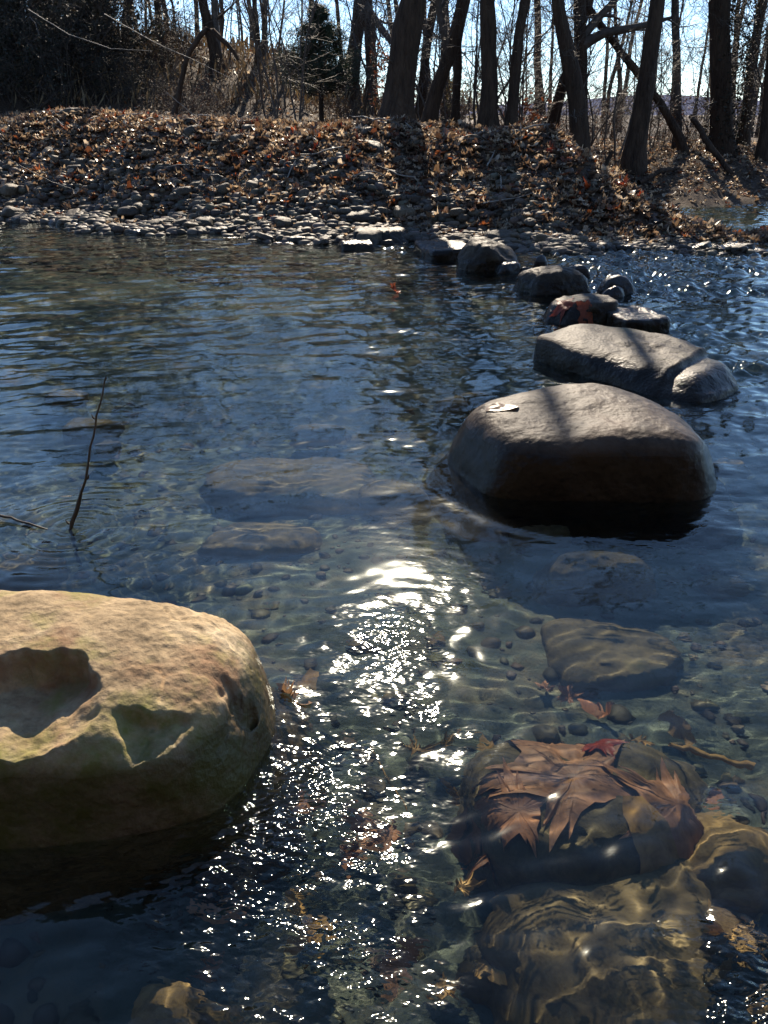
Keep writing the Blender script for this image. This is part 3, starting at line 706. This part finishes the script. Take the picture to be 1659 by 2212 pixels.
def sprout(rng, P, Rr, kids, t0, t1, lr, ang, n, up=.15, wob=.25, rr=.6, minlen=.1, lens=None, tip=.15):
    """children of every path in P (T,m,3): kids each, between fractions t0..t1, at about ang radians from the parent"""
    T, m, _ = P.shape
    L = np.linalg.norm(np.diff(P, axis=1), axis=2).sum(1)
    t = rng.uniform(t0, t1, (T, kids)); f = t * (m - 1); i = np.minimum(f.astype(int), m - 2); w = (f - i)[..., None]
    idx = np.arange(T)[:, None]
    st = P[idx, i] * (1 - w) + P[idx, i + 1] * w
    tan = P[idx, i + 1] - P[idx, i]; tan /= np.linalg.norm(tan, axis=2, keepdims=True) + 1e-9
    r0 = (Rr[idx, i] * (1 - w[..., 0]) + Rr[idx, i + 1] * w[..., 0]) * rr
    rv = rng.normal(0, 1, (T, kids, 3)); rv -= (rv * tan).sum(2, keepdims=True) * tan; rv /= np.linalg.norm(rv, axis=2, keepdims=True) + 1e-9
    a = ang * rng.uniform(.65, 1.3, (T, kids, 1))
    d = tan * np.cos(a) + rv * np.sin(a)
    ln = (L[:, None] * lr if lens is None else lens) * rng.uniform(.55, 1.25, (T, kids)) * (1 - .35 * t)
    st = st.reshape(-1, 3); d = d.reshape(-1, 3); ln = np.maximum(ln.reshape(-1), minlen); r0 = r0.reshape(-1)
    steps = [st]; cur = d
    for k in range(n - 1):
        cur = cur + rng.normal(0, wob, cur.shape) + np.array([0, 0, up]); cur /= np.linalg.norm(cur, axis=1, keepdims=True)
        steps.append(steps[-1] + cur * (ln / (n - 1))[:, None])
    P2 = np.stack(steps, 1); R2 = r0[:, None] * np.linspace(1, tip, n)[None]
    return P2, np.maximum(R2, .0022)
def make_tree(name, path, radii, label, seed, group=None, cat='tree', mat='bark', extra=None, low=.12, kids=6, twig=True, flare=True, dens=1.0, top=None, roots=True):
    """path: world points from the foot up; the Empty stands at the foot"""
    rng = np.random.RandomState(seed)
    path = np.array(path, float); base = path[0].copy(); base[2] = float(height(base[0], base[1])) - .02
    Q = path - base; n = 22
    P, Rr = resample(Q, radii, n)
    P[0, 2] = -.25
    P[2:, :2] += np.cumsum(rng.normal(0, .012, (n - 2, 2)), 0) * 1.0
    if flare:
        zz = P[:, 2]; Rr = Rr * (1 + .85 * np.exp(-np.clip(zz, 0, 9) / .22))
    root = empty(name, base); tag(root, label, cat, group)
    tb = Tubes(); tb.add(P, Rr, 12 if Rr[3] > .06 else 8)
    me = tb.mesh('trunk')
    co = np.zeros(len(me.vertices) * 3); me.vertices.foreach_get('co', co); co = co.reshape(-1, 3)
    amp = np.mean(radii) * .2
    co[:, :2] += amp * np.stack([vnoise(co * np.array([7, 7, 2.5]) + seed, 1), vnoise(co * np.array([7, 7, 2.5]) + seed, 2)], 1)
    me.vertices.foreach_set('co', co.ravel()); me.update()
    link('trunk', me, M[mat], root)
    cr = Tubes()
    PT, RT = P[None], Rr[None]
    LW = sprout(rng, PT, RT, 7, .10, .42, .2, 1.1, 8, .05, .2, .07, lens=1.3)
    L1 = sprout(rng, PT, RT, kids, max(low, .34), .98, .33, .95, 8, .10, .18, .34)
    lev1P, lev1R = [L1[0], LW[0]], [L1[1], np.maximum(LW[1], .006)]
    if extra is not None:
        for ep, er in extra:
            a, b = resample(np.array(ep) - base, er, 8); lev1P.append(a[None]); lev1R.append(b[None])
    P1 = np.concatenate(lev1P); R1 = np.concatenate(lev1R)
    cr.add(P1, R1, 6)
    P2, R2 = sprout(rng, P1, R1, max(2, int(4 * dens)), .2, .98, .5, .75, 6, .06, .22, .5); cr.add(P2, R2, 4)
    P3, R3 = sprout(rng, P2, R2, max(2, int(3 * dens)), .15, 1, .55, .7, 5, .05, .25, .55); cr.add(P3, R3, 3)
    if twig:
        P4, R4 = sprout(rng, P3, R3, 2, .1, 1, .6, .7, 4, .03, .3, .6); cr.add(P4, R4, 3)
    link('crown', cr.mesh('crown'), M['twig'], root)
    return root
def px_path(pts, Y, H, dy=0.0):
    """photo points (foot first) on the upright plane at distance Y, carried on up to height H"""
    W = [at_y(px, py, Y) for px, py in pts]
    f = W[0].copy(); f[2] = float(height(f[0], Y)); 
    out = [f] + [w for w in W[1:] if w[2] > f[2] + .05]
    a, b = out[-2], out[-1]; d = (b - a) / np.linalg.norm(b - a); d = d * .55 + np.array([0, 0, .45]); d /= np.linalg.norm(d)
    out.append(b + d * (H - b[2]) / d[2] * .5 + np.array([.1, 0, 0])); out.append(out[-1] + np.array([d[0] * .5, 0, d[2]]) * (H - out[-1][2]) / d[2])
    return out
def ptree(pts, Y, wpx, label, seed, H=9.5, wtop=None, **kw):
    P = px_path(pts, Y, H); dist = Y / math.cos(R(0)) 
    r0 = wpx / F * Y * .93 / 2; r1 = (wtop or wpx * .8) / F * Y * .93 / 2
    rad = list(np.linspace(r0, r1, len(P) - 2)) + [r1 * .7, r1 * .22]
    return make_tree('bare_tree', P, rad, label, seed, **kw)
T1 = ptree([(855, 268), (868, 120), (885, 0)], 16.2, 64, 'thickest bare trunk in the middle of the bank, casting its shadow down the bank', 1, 9.0, 52, kids=10, low=.3)
T2 = ptree([(752, 262), (766, 130), (786, 0)], 26, 34, 'dark trunk just left of the thickest trunk, leaning right', 2, 9.5, 27, extra=[([at_y(785, 0, 26), at_y(822, 60, 26), at_y(850, 95, 25.5), at_y(890, 130, 25)], [.10, .09, .08, .05])])
T3 = ptree([(802, 255), (800, 130), (792, 0)], 28, 24, 'slimmer trunk close behind and left of the thickest trunk', 3, 9.5, 22)
T4 = ptree([(905, 258), (920, 120), (942, 0)], 22, 20, 'thin leaning trunk just right of the thickest trunk', 4, 10, 17)
T5 = ptree([(922, 262), (945, 180), (975, 95), (1000, 0)], 17.6, 30, 'trunk sweeping up to the right to cross the upright one', 5, 9, 28, extra=[([at_y(968, 110, 17.6), at_y(955, 60, 17.5), at_y(945, 0, 17.5), at_y(950, -120, 17)], [.09, .07, .06, .03])])
T6 = ptree([(984, 265), (990, 120), (996, 0)], 18.2, 17, 'slim upright trunk crossing the sweeping one', 6, 9, 18)
T7 = ptree([(1056, 275), (1054, 130), (1052, 0)], 16.5, 38, 'straight upright trunk at the middle of the right hand group', 7, 9.5, 29, kids=12)
T8 = ptree([(1101, 273), (1118, 130), (1139, 0)], 16.4, 24, 'straight dark trunk leaning right beside the upright one', 8, 9.5, 19)
T9 = ptree([(1262, 322), (1248, 220), (1232, 120), (1206, 0)], 16.6, 44, 'flared trunk leaning left at the end of the gravel bar', 9, 9.5, 25, kids=12)
T10 = ptree([(1258, 305), (1256, 150), (1250, 0)], 18.6, 27, 'upright trunk directly behind the left leaning flared one, with a long branch to the right', 10, 10, 25,
            extra=[([at_y(1255, 100, 18.6), at_y(1300, 72, 18.5), at_y(1380, 58, 18.3), at_y(1450, 38, 18)], [.12, .09, .07, .03]), ([at_y(1255, 85, 18.6), at_y(1290, 40, 18.6), at_y(1340, -10, 18.6), at_y(1400, -120, 18.6)], [.10, .08, .06, .03])])
T11 = ptree([(1369, 342), (1385, 230), (1398, 150), (1417, 0)], 17.0, 42, 'big dark trunk leaning right near the snapped orange stump', 11, 9.5, 30, kids=12)
T12 = ptree([(1182, 262), (1212, 180), (1242, 110), (1262, 40)], 20, 20, 'thin trunk tilted far right behind the left leaning flared one', 12, 8, 17)
T12b = ptree([(1196, 262), (1218, 190), (1230, 150)], 20.5, 13, 'thinnest tilted trunk, close under the one tilted far right', 13, 7, 10)
T13 = ptree([(1490, 325), (1420, 215), (1375, 152), (1330, 92), (1270, 10)], 19.0, 17, 'long slanting trunk falling to the left across the upright trees', 14, 8, 14, kids=8)
T14 = ptree([(1467, 310), (1462, 150), (1458, 0)], 21, 18, 'slim grey upright trunk left of the ivy covered one', 15, 10, 15, mat='bark_grey')
T15 = ptree([(1560, 320), (1556, 160), (1558, 0)], 19.5, 46, 'thick trunk wrapped in ivy at the far right', 16, 10, 40)
T16 = ptree([(1607, 300), (1622, 150), (1645, 0)], 20.5, 24, 'trunk leaning right beyond the ivy wrapped one', 17, 10, 18)
T17 = ptree([(1650, 330), (1664, 200), (1672, 60)], 18.5, 28, 'dark trunk cut by the right edge of the picture', 18, 9, 22)
T18 = ptree([(480, 255), (470, 130), (452, 60), (438, 0)], 26, 25, 'twin trunk bending left above the brushy slope', 19, 10, 20, extra=[([at_y(474, 150, 26), at_y(466, 60, 26), at_y(462, 0, 26), at_y(465, -150, 26)], [.12, .1, .09, .04])])
T19 = ptree([(560, 240), (558, 120), (549, 0)], 27, 12, 'left one of two thin straight trunks above the slope', 20, 10, 10, kids=12)
T20 = ptree([(577, 240), (574, 120), (571, 0)], 28, 12, 'right one of two thin straight trunks above the slope', 21, 10, 11, kids=12)
T21 = ptree([(286, 255), (281, 120), (277, 0)], 27, 20, 'dark upright trunk standing in the left thicket', 22, 9.5, 17)
T22 = ptree([(236, 255), (232, 120), (228, 0)], 28, 26, 'thick shaded trunk among the vines of the left thicket', 23, 9.5, 20)
T23 = ptree([(120, 255), (112, 120), (108, 0)], 27, 34, 'heaviest shaded trunk of the left thicket', 24, 9.5, 30)
T24 = ptree([(18, 258), (24, 120), (30, 0)], 26, 44, 'dark trunk cut by the left edge of the picture', 25, 9.5, 38)
T25 = ptree([(198, 256), (205, 120), (214, 0)], 29, 16, 'slender leaning trunk between two shaded trunks of the left thicket', 26, 9, 14)

# thin trees farther back: a few kinds, copied
proto = []
nr2 = np.random.RandomState(77)
lab_far = 'thin bare tree far back in the winter woods'
for k in range(4):
    H = 8.5
    w = np.cumsum(nr2.normal(0, .16, (6, 2)), 0)
    path = [(w[i, 0], 45 + w[i, 1], height(0, 45) + H * i / 5) for i in range(6)]
    path[0] = (path[0][0], path[0][1], float(height(path[0][0], path[0][1])))
    t = make_tree('thin_tree', path, np.linspace(.095, .02, 6), lab_far, 500 + k, group='thin trees far back in the woods', kids=15, low=.10, dens=1.0)
    proto.append(t)
k = 0
for i in range(62):
    Y = nr2.uniform(26, 60); px = nr2.uniform(-60, 1720)
    x = (px - 829.5) / F * Y * .91
    t = proto[i % 4]
    loc = (x, Y, float(height(x, Y)) - .05)
    if i < 4: t.location = loc; t.rotation_euler = (0, 0, nr2.uniform(0, 6.28))
    else: copy_tree(t, loc, nr2.uniform(0, 6.28), nr2.uniform(.75, 1.3))

# saplings and brush
def make_brush(name, base, stems, h, spread, seed, label, cat, group=None, mat='twig', kids=(5, 4, 3), r0=.012, arch=-.02, leafy=0, leafcol=None, lsize=.05):
    rng = np.random.RandomState(seed)
    root = empty(name, base); tag(root, label, cat, group)
    a = rng.uniform(0, 6.28, stems); tl = rng.uniform(.05, spread, stems)
    d = np.stack([np.cos(a) * np.sin(tl), np.sin(a) * np.sin(tl), np.cos(tl)], 1)
    st = np.stack([np.cos(a), np.sin(a), np.zeros(stems)], 1) * rng.uniform(0, .25 * h * spread, (stems, 1)); st[:, 2] = -.1
    steps = [st]; cur = d; L = h * rng.uniform(.6, 1.25, stems)
    for k in range(8):
        cur = cur + rng.normal(0, .13, cur.shape) + np.array([0, 0, arch * k]); cur /= np.linalg.norm(cur, axis=1, keepdims=True)
        steps.append(steps[-1] + cur * (L / 8)[:, None])
    P = np.stack(steps, 1); Rr = r0 * rng.uniform(.6, 1.3, stems)[:, None] * np.linspace(1, .25, 9)[None]
    tb = Tubes(); tb.add(P, Rr, 5)
    link('stem', tb.mesh('stem'), M[mat], root)
    tw = Tubes()
    P1, R1 = sprout(rng, P, Rr, kids[0], .2, 1, .42, .8, 6, .02, .25, .55); tw.add(P1, R1, 3)
    P2, R2 = sprout(rng, P1, R1, kids[1], .1, 1, .5, .8, 5, .0, .3, .6); tw.add(P2, R2, 3)
    if kids[2]:
        P3, R3 = sprout(rng, P2, R2, kids[2], .1, 1, .5, .8, 4, .0, .3, .6); tw.add(P3, R3, 3)
        P2 = P3
    link('twigs', tw.mesh('twigs'), M[mat], root)
    if leafy:
        pts = P2[:, 1:].reshape(-1, 3); pts = pts[rng.randint(0, len(pts), leafy)] + rng.normal(0, .03, (leafy, 3))
        cols = np.array(leafcol)[rng.randint(0, len(leafcol), leafy)] * rng.uniform(.6, 1.4, (leafy, 1))
        o = scatter('leaves', [leaf_template('oval', 3, .5)], pts, rot_mats(leafy, rng, 1.2), lsize * rng.uniform(.6, 1.3, leafy), cols, M['ivy'], rng)
        o.parent = root
    return root
DK = [[.018, .022, .012], [.03, .03, .016], [.05, .035, .02]]
BR = [[.10, .055, .03], [.16, .09, .045], [.07, .04, .025], [.2, .08, .03]]
thicket = []
for k in range(4):
    thicket.append(make_brush('thicket_shrub', (0, 0, 0), 16, 2.6, .75, 700 + k, 'dense dark shrub of the tangled thicket on the left bank', 'shrub', 'dark shrubs of the left thicket', r0=.016, leafy=2600, leafcol=DK, lsize=.07, kids=(6, 5, 3)))
spots = [(-30, 24.5), (40, 24), (100, 25), (150, 24.5), (215, 25), (262, 26), (60, 26.5), (180, 27), (-60, 27), (310, 25.5), (5, 28.5), (120, 29), (250, 29.5), (350, 26.5), (-100, 25), (390, 28), (30, 22.5), (130, 22.8), (230, 23), (-50, 22.6), (320, 23.2), (80, 31), (200, 31.5)]
for i, (px, Y) in enumerate(spots):
    x = (px - 829.5) / F * Y * .91; loc = (x, Y, float(height(x, Y)) - .05)
    s = (1.25 if px < 230 else .6) * (.75 if Y < 23.5 else 1) * nr2.uniform(.9, 1.2)
    if i < 4: thicket[i].location = loc; thicket[i].scale = (s,) * 3
    else: copy_tree(thicket[i % 4], loc, nr2.uniform(0, 6.28), s)
for i in range(14):
    x = -7.5 + i * 1.15; y = -5.2 - 1.3 * (i % 3)
    tag(copy_tree(thicket[i % 4], (x, y, 1.9 + .6 * (i % 3)), i * 1.7, 1.7), 'unseen shrub added behind the camera to block sky light', 'shrub', 'unseen shrubs added behind the camera')  # shrub wall added out of view to cut the sky fill
brush = []
for k in range(4):
    brush.append(make_brush('brush_shrub', (0, 0, 0), 14, 1.5, .8, 740 + k, 'bare brown twiggy shrub at the edge of the woods', 'shrub', 'bare brown shrubs behind the bank', r0=.009, leafy=500, leafcol=BR, lsize=.06))
spots = [(px, Y) for px, Y in zip(nr2.uniform(300, 760, 22), nr2.uniform(20, 29, 22))] + [(px, Y) for px, Y in zip(nr2.uniform(700, 1120, 10), nr2.uniform(19, 32, 10))] + [(px, Y) for px, Y in zip(nr2.uniform(1120, 1700, 18), nr2.uniform(20, 34, 18))]
for i, (px, Y) in enumerate(spots):
    x = (px - 829.5) / F * Y * .91; loc = (x, Y, float(height(x, Y)) - .05); s = nr2.uniform(.7, 1.2) * (.5 if px < 760 else .9)
    if i < 4: brush[i].location = loc; brush[i].scale = (s,) * 3
    else: copy_tree(brush[i % 4], loc, nr2.uniform(0, 6.28), s)
sap = []
for k in range(3):
    sap.append(make_brush('sapling', (0, 0, 0), 3, 4.4, .25, 770 + k, 'slender bare sapling with fine upright twigs among the trunks', 'sapling', 'saplings among the trunks', r0=.02, arch=.0, kids=(15, 5, 3)))
for i in range(34):
    px = nr2.uniform(330, 1700) if i % 3 else nr2.uniform(900, 1650); Y = nr2.uniform(17.5, 28)
    x = (px - 829.5) / F * Y * .91; loc = (x, Y, float(height(x, Y)) - .05); s = nr2.uniform(.75, 1.2)
    if i < 3: sap[i].location = loc
    else: copy_tree(sap[i % 3], loc, nr2.uniform(0, 6.28), s)

# ivy on the right hand trunk
def ivy_on(root, h, r, n, seed, cols, spread=.16):
    rng = np.random.RandomState(seed)
    z = rng.uniform(0, h, n); a = rng.uniform(0, 6.28, n); rr = r + np.abs(rng.normal(0, spread, n))
    pts = np.stack([np.cos(a) * rr, np.sin(a) * rr, z], 1)
    c = np.array(cols)[rng.randint(0, len(cols), n)] * rng.uniform(.6, 1.4, (n, 1))
    o = scatter('ivy', [leaf_template('oval', 3, .5), leaf_template('maple', 4, .5)], pts, rot_mats(n, rng, 1.1), rng.uniform(.05, .1, n), c, M['ivy'], rng); o.parent = root
ivy_on(T15, 6, .2, 5200, 5, DK + [[.05, .045, .03]])
ivy_on(T23, 6, .2, 3600, 6, DK); ivy_on(T24, 6, .25, 3600, 7, DK); ivy_on(T22, 6, .2, 2600, 9, DK)

# conifer behind the slope
def conifer(base, h, rad, seed):
    rng = np.random.RandomState(seed)
    root = empty('conifer', base); tag(root, 'small dark green pointed conifer against the sky', 'conifer')
    tb = Tubes(); tb.add(np.array([[0, 0, -.2], [0, 0, h * .5], [.03, 0, h]]), np.array([.06, .045, .008]), 8); link('trunk', tb.mesh('trunk'), M['bark'], root)
    n = 150; t = np.sort(rng.uniform(.25, .99, n)); a = rng.uniform(0, 6.28, n)
    L = rad * (1 - t) ** 1.05 * rng.uniform(.5, 1.2, n) + .05
    st = np.stack([0 * t, 0 * t, t * h], 1); d = np.stack([np.cos(a), np.sin(a), np.full(n, .05)], 1)
    P = np.stack([st + d * L[:, None] * s + np.array([0, 0, 1]) * (L * .25 * s * s)[:, None] for s in np.linspace(0, 1, 6)], 1)
    Rr = np.tile(np.linspace(.014, .004, 6), (n, 1)); cr = Tubes(); cr.add(P, Rr, 3)
    P2, R2 = sprout(rng, P, Rr, 9, .15, 1, .35, .8, 4, .08, .15, .7); cr.add(P2, R2, 3)
    br = link('branches', cr.mesh('branches'), M['twig'], root)
    pts = np.concatenate([P2[:, 1:].reshape(-1, 3)] * 8); m = len(pts); pts = pts + rng.normal(0, .035, pts.shape)
    V = np.array([[-.06, 0, 0], [.06, 0, 0], [.0, 1, .05], [0, -.2, 0]]); fc = np.array([[0, 1, 2], [1, 0, 3]])
    c = np.array([[.03, .05, .028], [.045, .07, .035], [.06, .07, .03]])[rng.randint(0, 3, m)]
    o = scatter('needles', [(V, fc)], pts, rot_mats(m, rng, 1.0), rng.uniform(.06, .12, m), c, M['ivy'], rng, False); o.parent = root
cb = at_y(694, 230, 21); cb[2] = float(height(cb[0], 21)) - .1
conifer(cb, at_y(700, 14, 21)[2] - cb[2], 1.75, 3)

# dry grass on the embankment
n = 5000
x = nr2.uniform(-11, .8, n); y = nr2.uniform(22.5, 33, n); z = height(x, y)
V = np.array([[-.012, 0, 0], [.012, 0, 0], [.05, .02, 1], [.0, .1, .6]]); fc = np.array([[0, 1, 3], [1, 2, 3]])
c = np.array([[.20, .13, .06], [.28, .19, .09], [.13, .08, .045]])[nr2.randint(0, 3, n)]
dg = scatter('dry_grass', [(V, fc)], np.stack([x, y, z - .02], 1), rot_mats(n, nr2, .8), nr2.uniform(.2, .6, n), c, M['ivy'], nr2, False)
tag(dg, 'dry brown grass over the slope behind the trees', 'grass', kind='stuff')
yb = make_brush('yellow_bush', tuple(np.append(at_y(975, 235, 30)[:2], float(height(at_y(975, 235, 30)[0], 30)) - .05)), 12, 1.3, .7, 790, 'distant bush still holding yellow leaves between the trunks', 'shrub', leafy=1800, leafcol=[[.35, .25, .04], [.28, .2, .04]], lsize=.09)
for (px, py, Y, l) in ((1150, 200, 19, 'clump of rusty leaves still hanging on a low branch right of the straight trunk'), (812, 150, 18.4, 'orange leaves still hanging beside the slimmer trunk')):
    p = at_y(px, py, Y); g = float(height(p[0], Y))
    make_brush('leafy_sapling', (p[0], Y, g - .05), 2, (p[2] - g) * 1.15, .12, 800 + px, l, 'sapling', leafy=150, leafcol=[[.38, .12, .04], [.3, .1, .04]], lsize=.09, r0=.014, arch=0, kids=(7, 4, 2))

# ------------------------------------------------------------------ logs, stump, sticks
def stick(name, pts, radii, label, cat, mat='stick', sides=7, knots=0, seed=0, group=None, n=16):
    P, Rr = resample(np.array(pts, float), radii, n); rng = np.random.RandomState(seed)
    base = P[0].copy(); P = P - base; P[1:-1] += rng.normal(0, np.mean(radii) * (.35 if np.mean(radii) < .03 else .12), (n - 2, 3))
    if knots:
        for i in rng.choice(np.arange(2, n - 2), knots, False): Rr[i] *= 1.5
    tb = Tubes(); tb.add(P, Rr, sides)
    o = link(name, tb.mesh(name), M[mat], loc=base)
    return receiver(tag(o, label, cat, group))
def gz(px, Y, dz=0.05):
    x = (px - 829.5) / F * Y * .91; return (x, Y, float(height(x, Y)) + dz)
a = at_z(152, 1140); b = at_y(158, 1100, a[1] + .01); 
twig = stick('twig', [a + np.array([0, .03, -.4]), a, at_y(185, 1040, a[1] + .02), at_y(205, 920, a[1] + .05), at_y(226, 822, a[1] + .07)], [.0065, .0062, .005, .004, .0028], 'thin budded twig standing upright out of the water', 'twig', knots=5, seed=3, n=24)
bm = Tubes()
tb0 = np.array(twig.location)
for q, s in ((at_y(150, 1132, a[1]), -.012), (at_y(214, 876, a[1] + .06), .01), (at_y(205, 905, a[1] + .05), -.01), (at_y(226, 822, a[1] + .07), .008), (at_y(188, 1035, a[1] + .02), .009)):
    bm.add(np.array([q - tb0, q - tb0 + np.array([s * .6, 0, .006]), q - tb0 + np.array([s, 0, .018])]), np.array([.004, .0035, .001]), 5)
link('bud', bm.mesh('bud'), M['stick'], twig)
stick('twig', [at_z(-60, 1100, .03), at_z(10, 1115, .015), at_z(75, 1135, .004), at_z(150, 1160, -.03)], [.006, .005, .004, .002], 'twig lying flat on the water at the left edge', 'twig', seed=5)
stick('broken_stump', [gz(1350, 15.6, -.1), gz(1350, 15.6, .1), gz(1352, 15.6, .42)], [.05, .045, .02], 'snapped pale orange stump on the bank by the big dark trunk', 'stump', mat='gold_leaf', seed=6)
stick('fallen_log', [gz(1395, 16.2), gz(1440, 16.6, .12), gz(1480, 17, .1)], [.05, .045, .03], 'thin fallen log lying across the leafy bank on the right', 'log', mat='bark', seed=7)
stick('fallen_log', [gz(1490, 18.2, .75), gz(1540, 17.8, .35), gz(1600, 17.4, .0)], [.05, .06, .05], 'dark log slanting down in front of the ivy wrapped trunk', 'log', mat='bark', seed=8)
stick('fallen_branch', [gz(1195, 15.6, .1), gz(1250, 15.7, .12), gz(1300, 15.9, .4)], [.04, .035, .02], 'dead branch lying at the top of the gravel bar', 'branch', mat='twig', seed=9)
stick('fallen_branch', [gz(1280, 16, .0), gz(1310, 16, .25), gz(1330, 16, .62)], [.06, .05, .03], 'dead snag poking up between the two leaning trunks', 'branch', mat='bark', seed=10)
for i, (pts, l) in enumerate([([(60, 20), (150, 75), (240, 105), (330, 110)], 'long pale arching vine in front of the dark thicket'), ([(225, 30), (330, 90), (420, 130), (500, 170)], 'pale vine slanting down to the right over the thicket'),
                              ([(360, 200), (420, 250), (500, 262), (540, 258)], 'pale vine low over the brushy slope'), ([(20, 345), (70, 372), (110, 392), (160, 410)], 'pale twig hanging over the water at the left')]):
    Y = 16.2 if i < 3 else 13.0
    stick('vine', [at_y(px, py, Y + .15 * k) for k, (px, py) in enumerate(pts)], [.008, .007, .006, .004], l, 'vine', mat='twig_pale', seed=20 + i)
stick('vine', [at_y(378, 245, 17.6), at_y(405, 120, 17.6), at_y(450, 56, 17.6), at_y(500, 105, 17.6), at_y(515, 130, 17.6)], [.05, .045, .05, .04, .03], 'thick dark vine bent into an arch above the thicket', 'vine', mat='bark', seed=30)

# ------------------------------------------------------------------ leaves on the stones and in the water
def draped(rock, c2, size, rot, v, mat, label, seed, lift=.006, name='sunken_leaf'):
    """a leaf moulded to the top of a stone, c2 = plan offset from the stone's middle"""
    me0 = rock.data; co = np.zeros(len(me0.vertices) * 3); me0.vertices.foreach_get('co', co); co = co.reshape(-1, 3)
    V, fc = leaf_template(v, seed, .3)
    for _ in range(2):            # refine
        e = {}; V = list(map(tuple, V)); nf = []
        def mid(i, j):
            k = (min(i, j), max(i, j))
            if k not in e: e[k] = len(V); V.append(tuple((np.array(V[i]) + np.array(V[j])) / 2))
            return e[k]
        for a_, b_, c_ in fc:
            ab, bc, ca = mid(a_, b_), mid(b_, c_), mid(c_, a_); nf += [(a_, ab, ca), (ab, b_, bc), (ca, bc, c_), (ab, bc, ca)]
        V = np.array(V); fc = np.array(nf)
    c, s = math.cos(rot), math.sin(rot)
    Q = V[:, :2] * size @ np.array([[c, s], [-s, c]]) + np.array(c2)
    up = co[co[:, 2] > co[:, 2].max() * -.2]
    Z = np.empty(len(Q))
    for i, q in enumerate(Q):
        d = ((up[:, :2] - q) ** 2).sum(1); k = np.argpartition(d, 6)[:6]
        w = 1 / (d[k] + 1e-5); Z[i] = (up[k, 2] * w).sum() / w.sum() - .5 * max(0, math.sqrt(d.min()) - .02)
    Z += lift + V[:, 2] * size * .4 + .006 * vnoise(np.column_stack([Q * 25, Q[:, 0] * 0]), seed)
    W = np.column_stack([Q, Z])
    ctr = W.mean(0)
    o = link(name, mesh_np(name, W - ctr, fc), M[mat], loc=np.array(rock.location) + ctr)
    return receiver(tag(o, label, 'leaf'))
draped(U2, (-.07, .0), .66, .5, 'maple', 'sunk_leaf', 'largest red-brown leaf draped over a sunken stone', 3)
draped(U2, (.17, -.04), .44, 2.2, 'maple', 'sunk_leaf', 'reddish leaf hanging over the right side of the same sunken stone', 4, lift=.012)
draped(U2, (.02, .15), .18, 3.4, 'maple', 'red_leaf', 'darkest red leaf at the back of the leaf-draped sunken stone', 5, lift=.02)
draped(U2, (.08, -.16), .26, .3, 'oval', 'gold_leaf', 'long yellow-brown leaf hanging down the front of the leaf-draped stone', 6, lift=.018)
draped(U2, (-.22, -.10), .34, 1.2, 'maple', 'sunk_leaf', 'small red-brown leaf at the left of the leaf-draped stone', 7, lift=.014)
draped(right_boulder, (-.30, .02), .16, 1.45, 'oval', 'dry_leaf', 'thin dry leaf lying on the edge of the biggest stepping stone', 9, lift=.004, name='fallen_leaf')
draped(S3, (-.14, -.12), .27, .4, 'maple', 'red_leaf', 'red wet leaf on the near side of a stepping stone', 11, name='fallen_leaf')
draped(S3, (.01, -.21), .24, 2.0, 'maple', 'red_leaf', 'brightest red leaf low on the near side of the same stepping stone', 12, name='fallen_leaf')
p = at_z(856, 630, .01); leaf_obj(p, .2, (.5, .6, 1), 'red_leaf', 'curled red-brown leaf floating near mid stream', v=1, name='floating_leaf')
p = at_z(625, 1500, .005); leaf_obj(p, .09, (.7, .4, 2), 'dry_leaf', 'dark curled leaf caught against the right end of the tan boulder', v=2, name='floating_leaf')
p = at_z(645, 1518, .005); leaf_obj(p, .07, (.2, .7, 1), 'dry_leaf', 'small brown leaf floating beside the tan boulder', v=6, name='floating_leaf')
rg = random.Random(9)
for i in range(44):
    px = rg.uniform(450, 1650); py = rg.uniform(1480, 2200)
    q = at_z(px, py, 0); d = ray(px, py); k = .3
    x, y = q[0] + d[0] * k, q[1] + d[1] * k
    o = leaf_obj((x, y, float(height(x, y)) + rg.uniform(.03, .2)), rg.uniform(.08, .17), (rg.gauss(0, .4), rg.gauss(0, .4), rg.uniform(0, 6.3)), rg.choice(['gold_leaf', 'sunk_leaf', 'gold_leaf']), 'dim sunken leaf lying on the stream bed', 'sunken leaves on the stream bed', name='sunken_leaf')
    receiver(o)
stick('sunken_stick', [at_z(1440, 1640, -.12), at_z(1520, 1665, -.14), at_z(1620, 1700, -.16)], [.008, .009, .011], 'sunken stick pointing right from the leaf-draped stone', 'stick', seed=40, mat='gold_leaf')
stick('plant_stem', [at_z(800, 1620, -.03), at_z(835, 1690, -.05), at_z(880, 1770, -.08)], [.002, .0025, .002], 'thin yellow stem under the glitter', 'stem', seed=41, mat='gold_leaf', n=9)

# sticks lying about the bank
for i in range(26):
    x = nr.uniform(-6, 3.2); t = 1.2 + 2.8 * nr.rand(); y = float(shore(x)) + t; a = nr.uniform(0, 3.14); L = nr.uniform(.25, .8)
    pts = [(x + math.cos(a) * L * f, y + math.sin(a) * L * f * .6, float(height(x + math.cos(a) * L * f, y + math.sin(a) * L * f * .6)) + .06 + .05 * nr.rand()) for f in (0, .35, .7, 1)]
    stick('fallen_stick', pts, [.012, .012, .009, .005], 'thin dead stick lying among the leaves on the far bank', 'stick', mat='twig_pale', seed=60 + i, n=8, sides=5, group='dead sticks on the far bank')
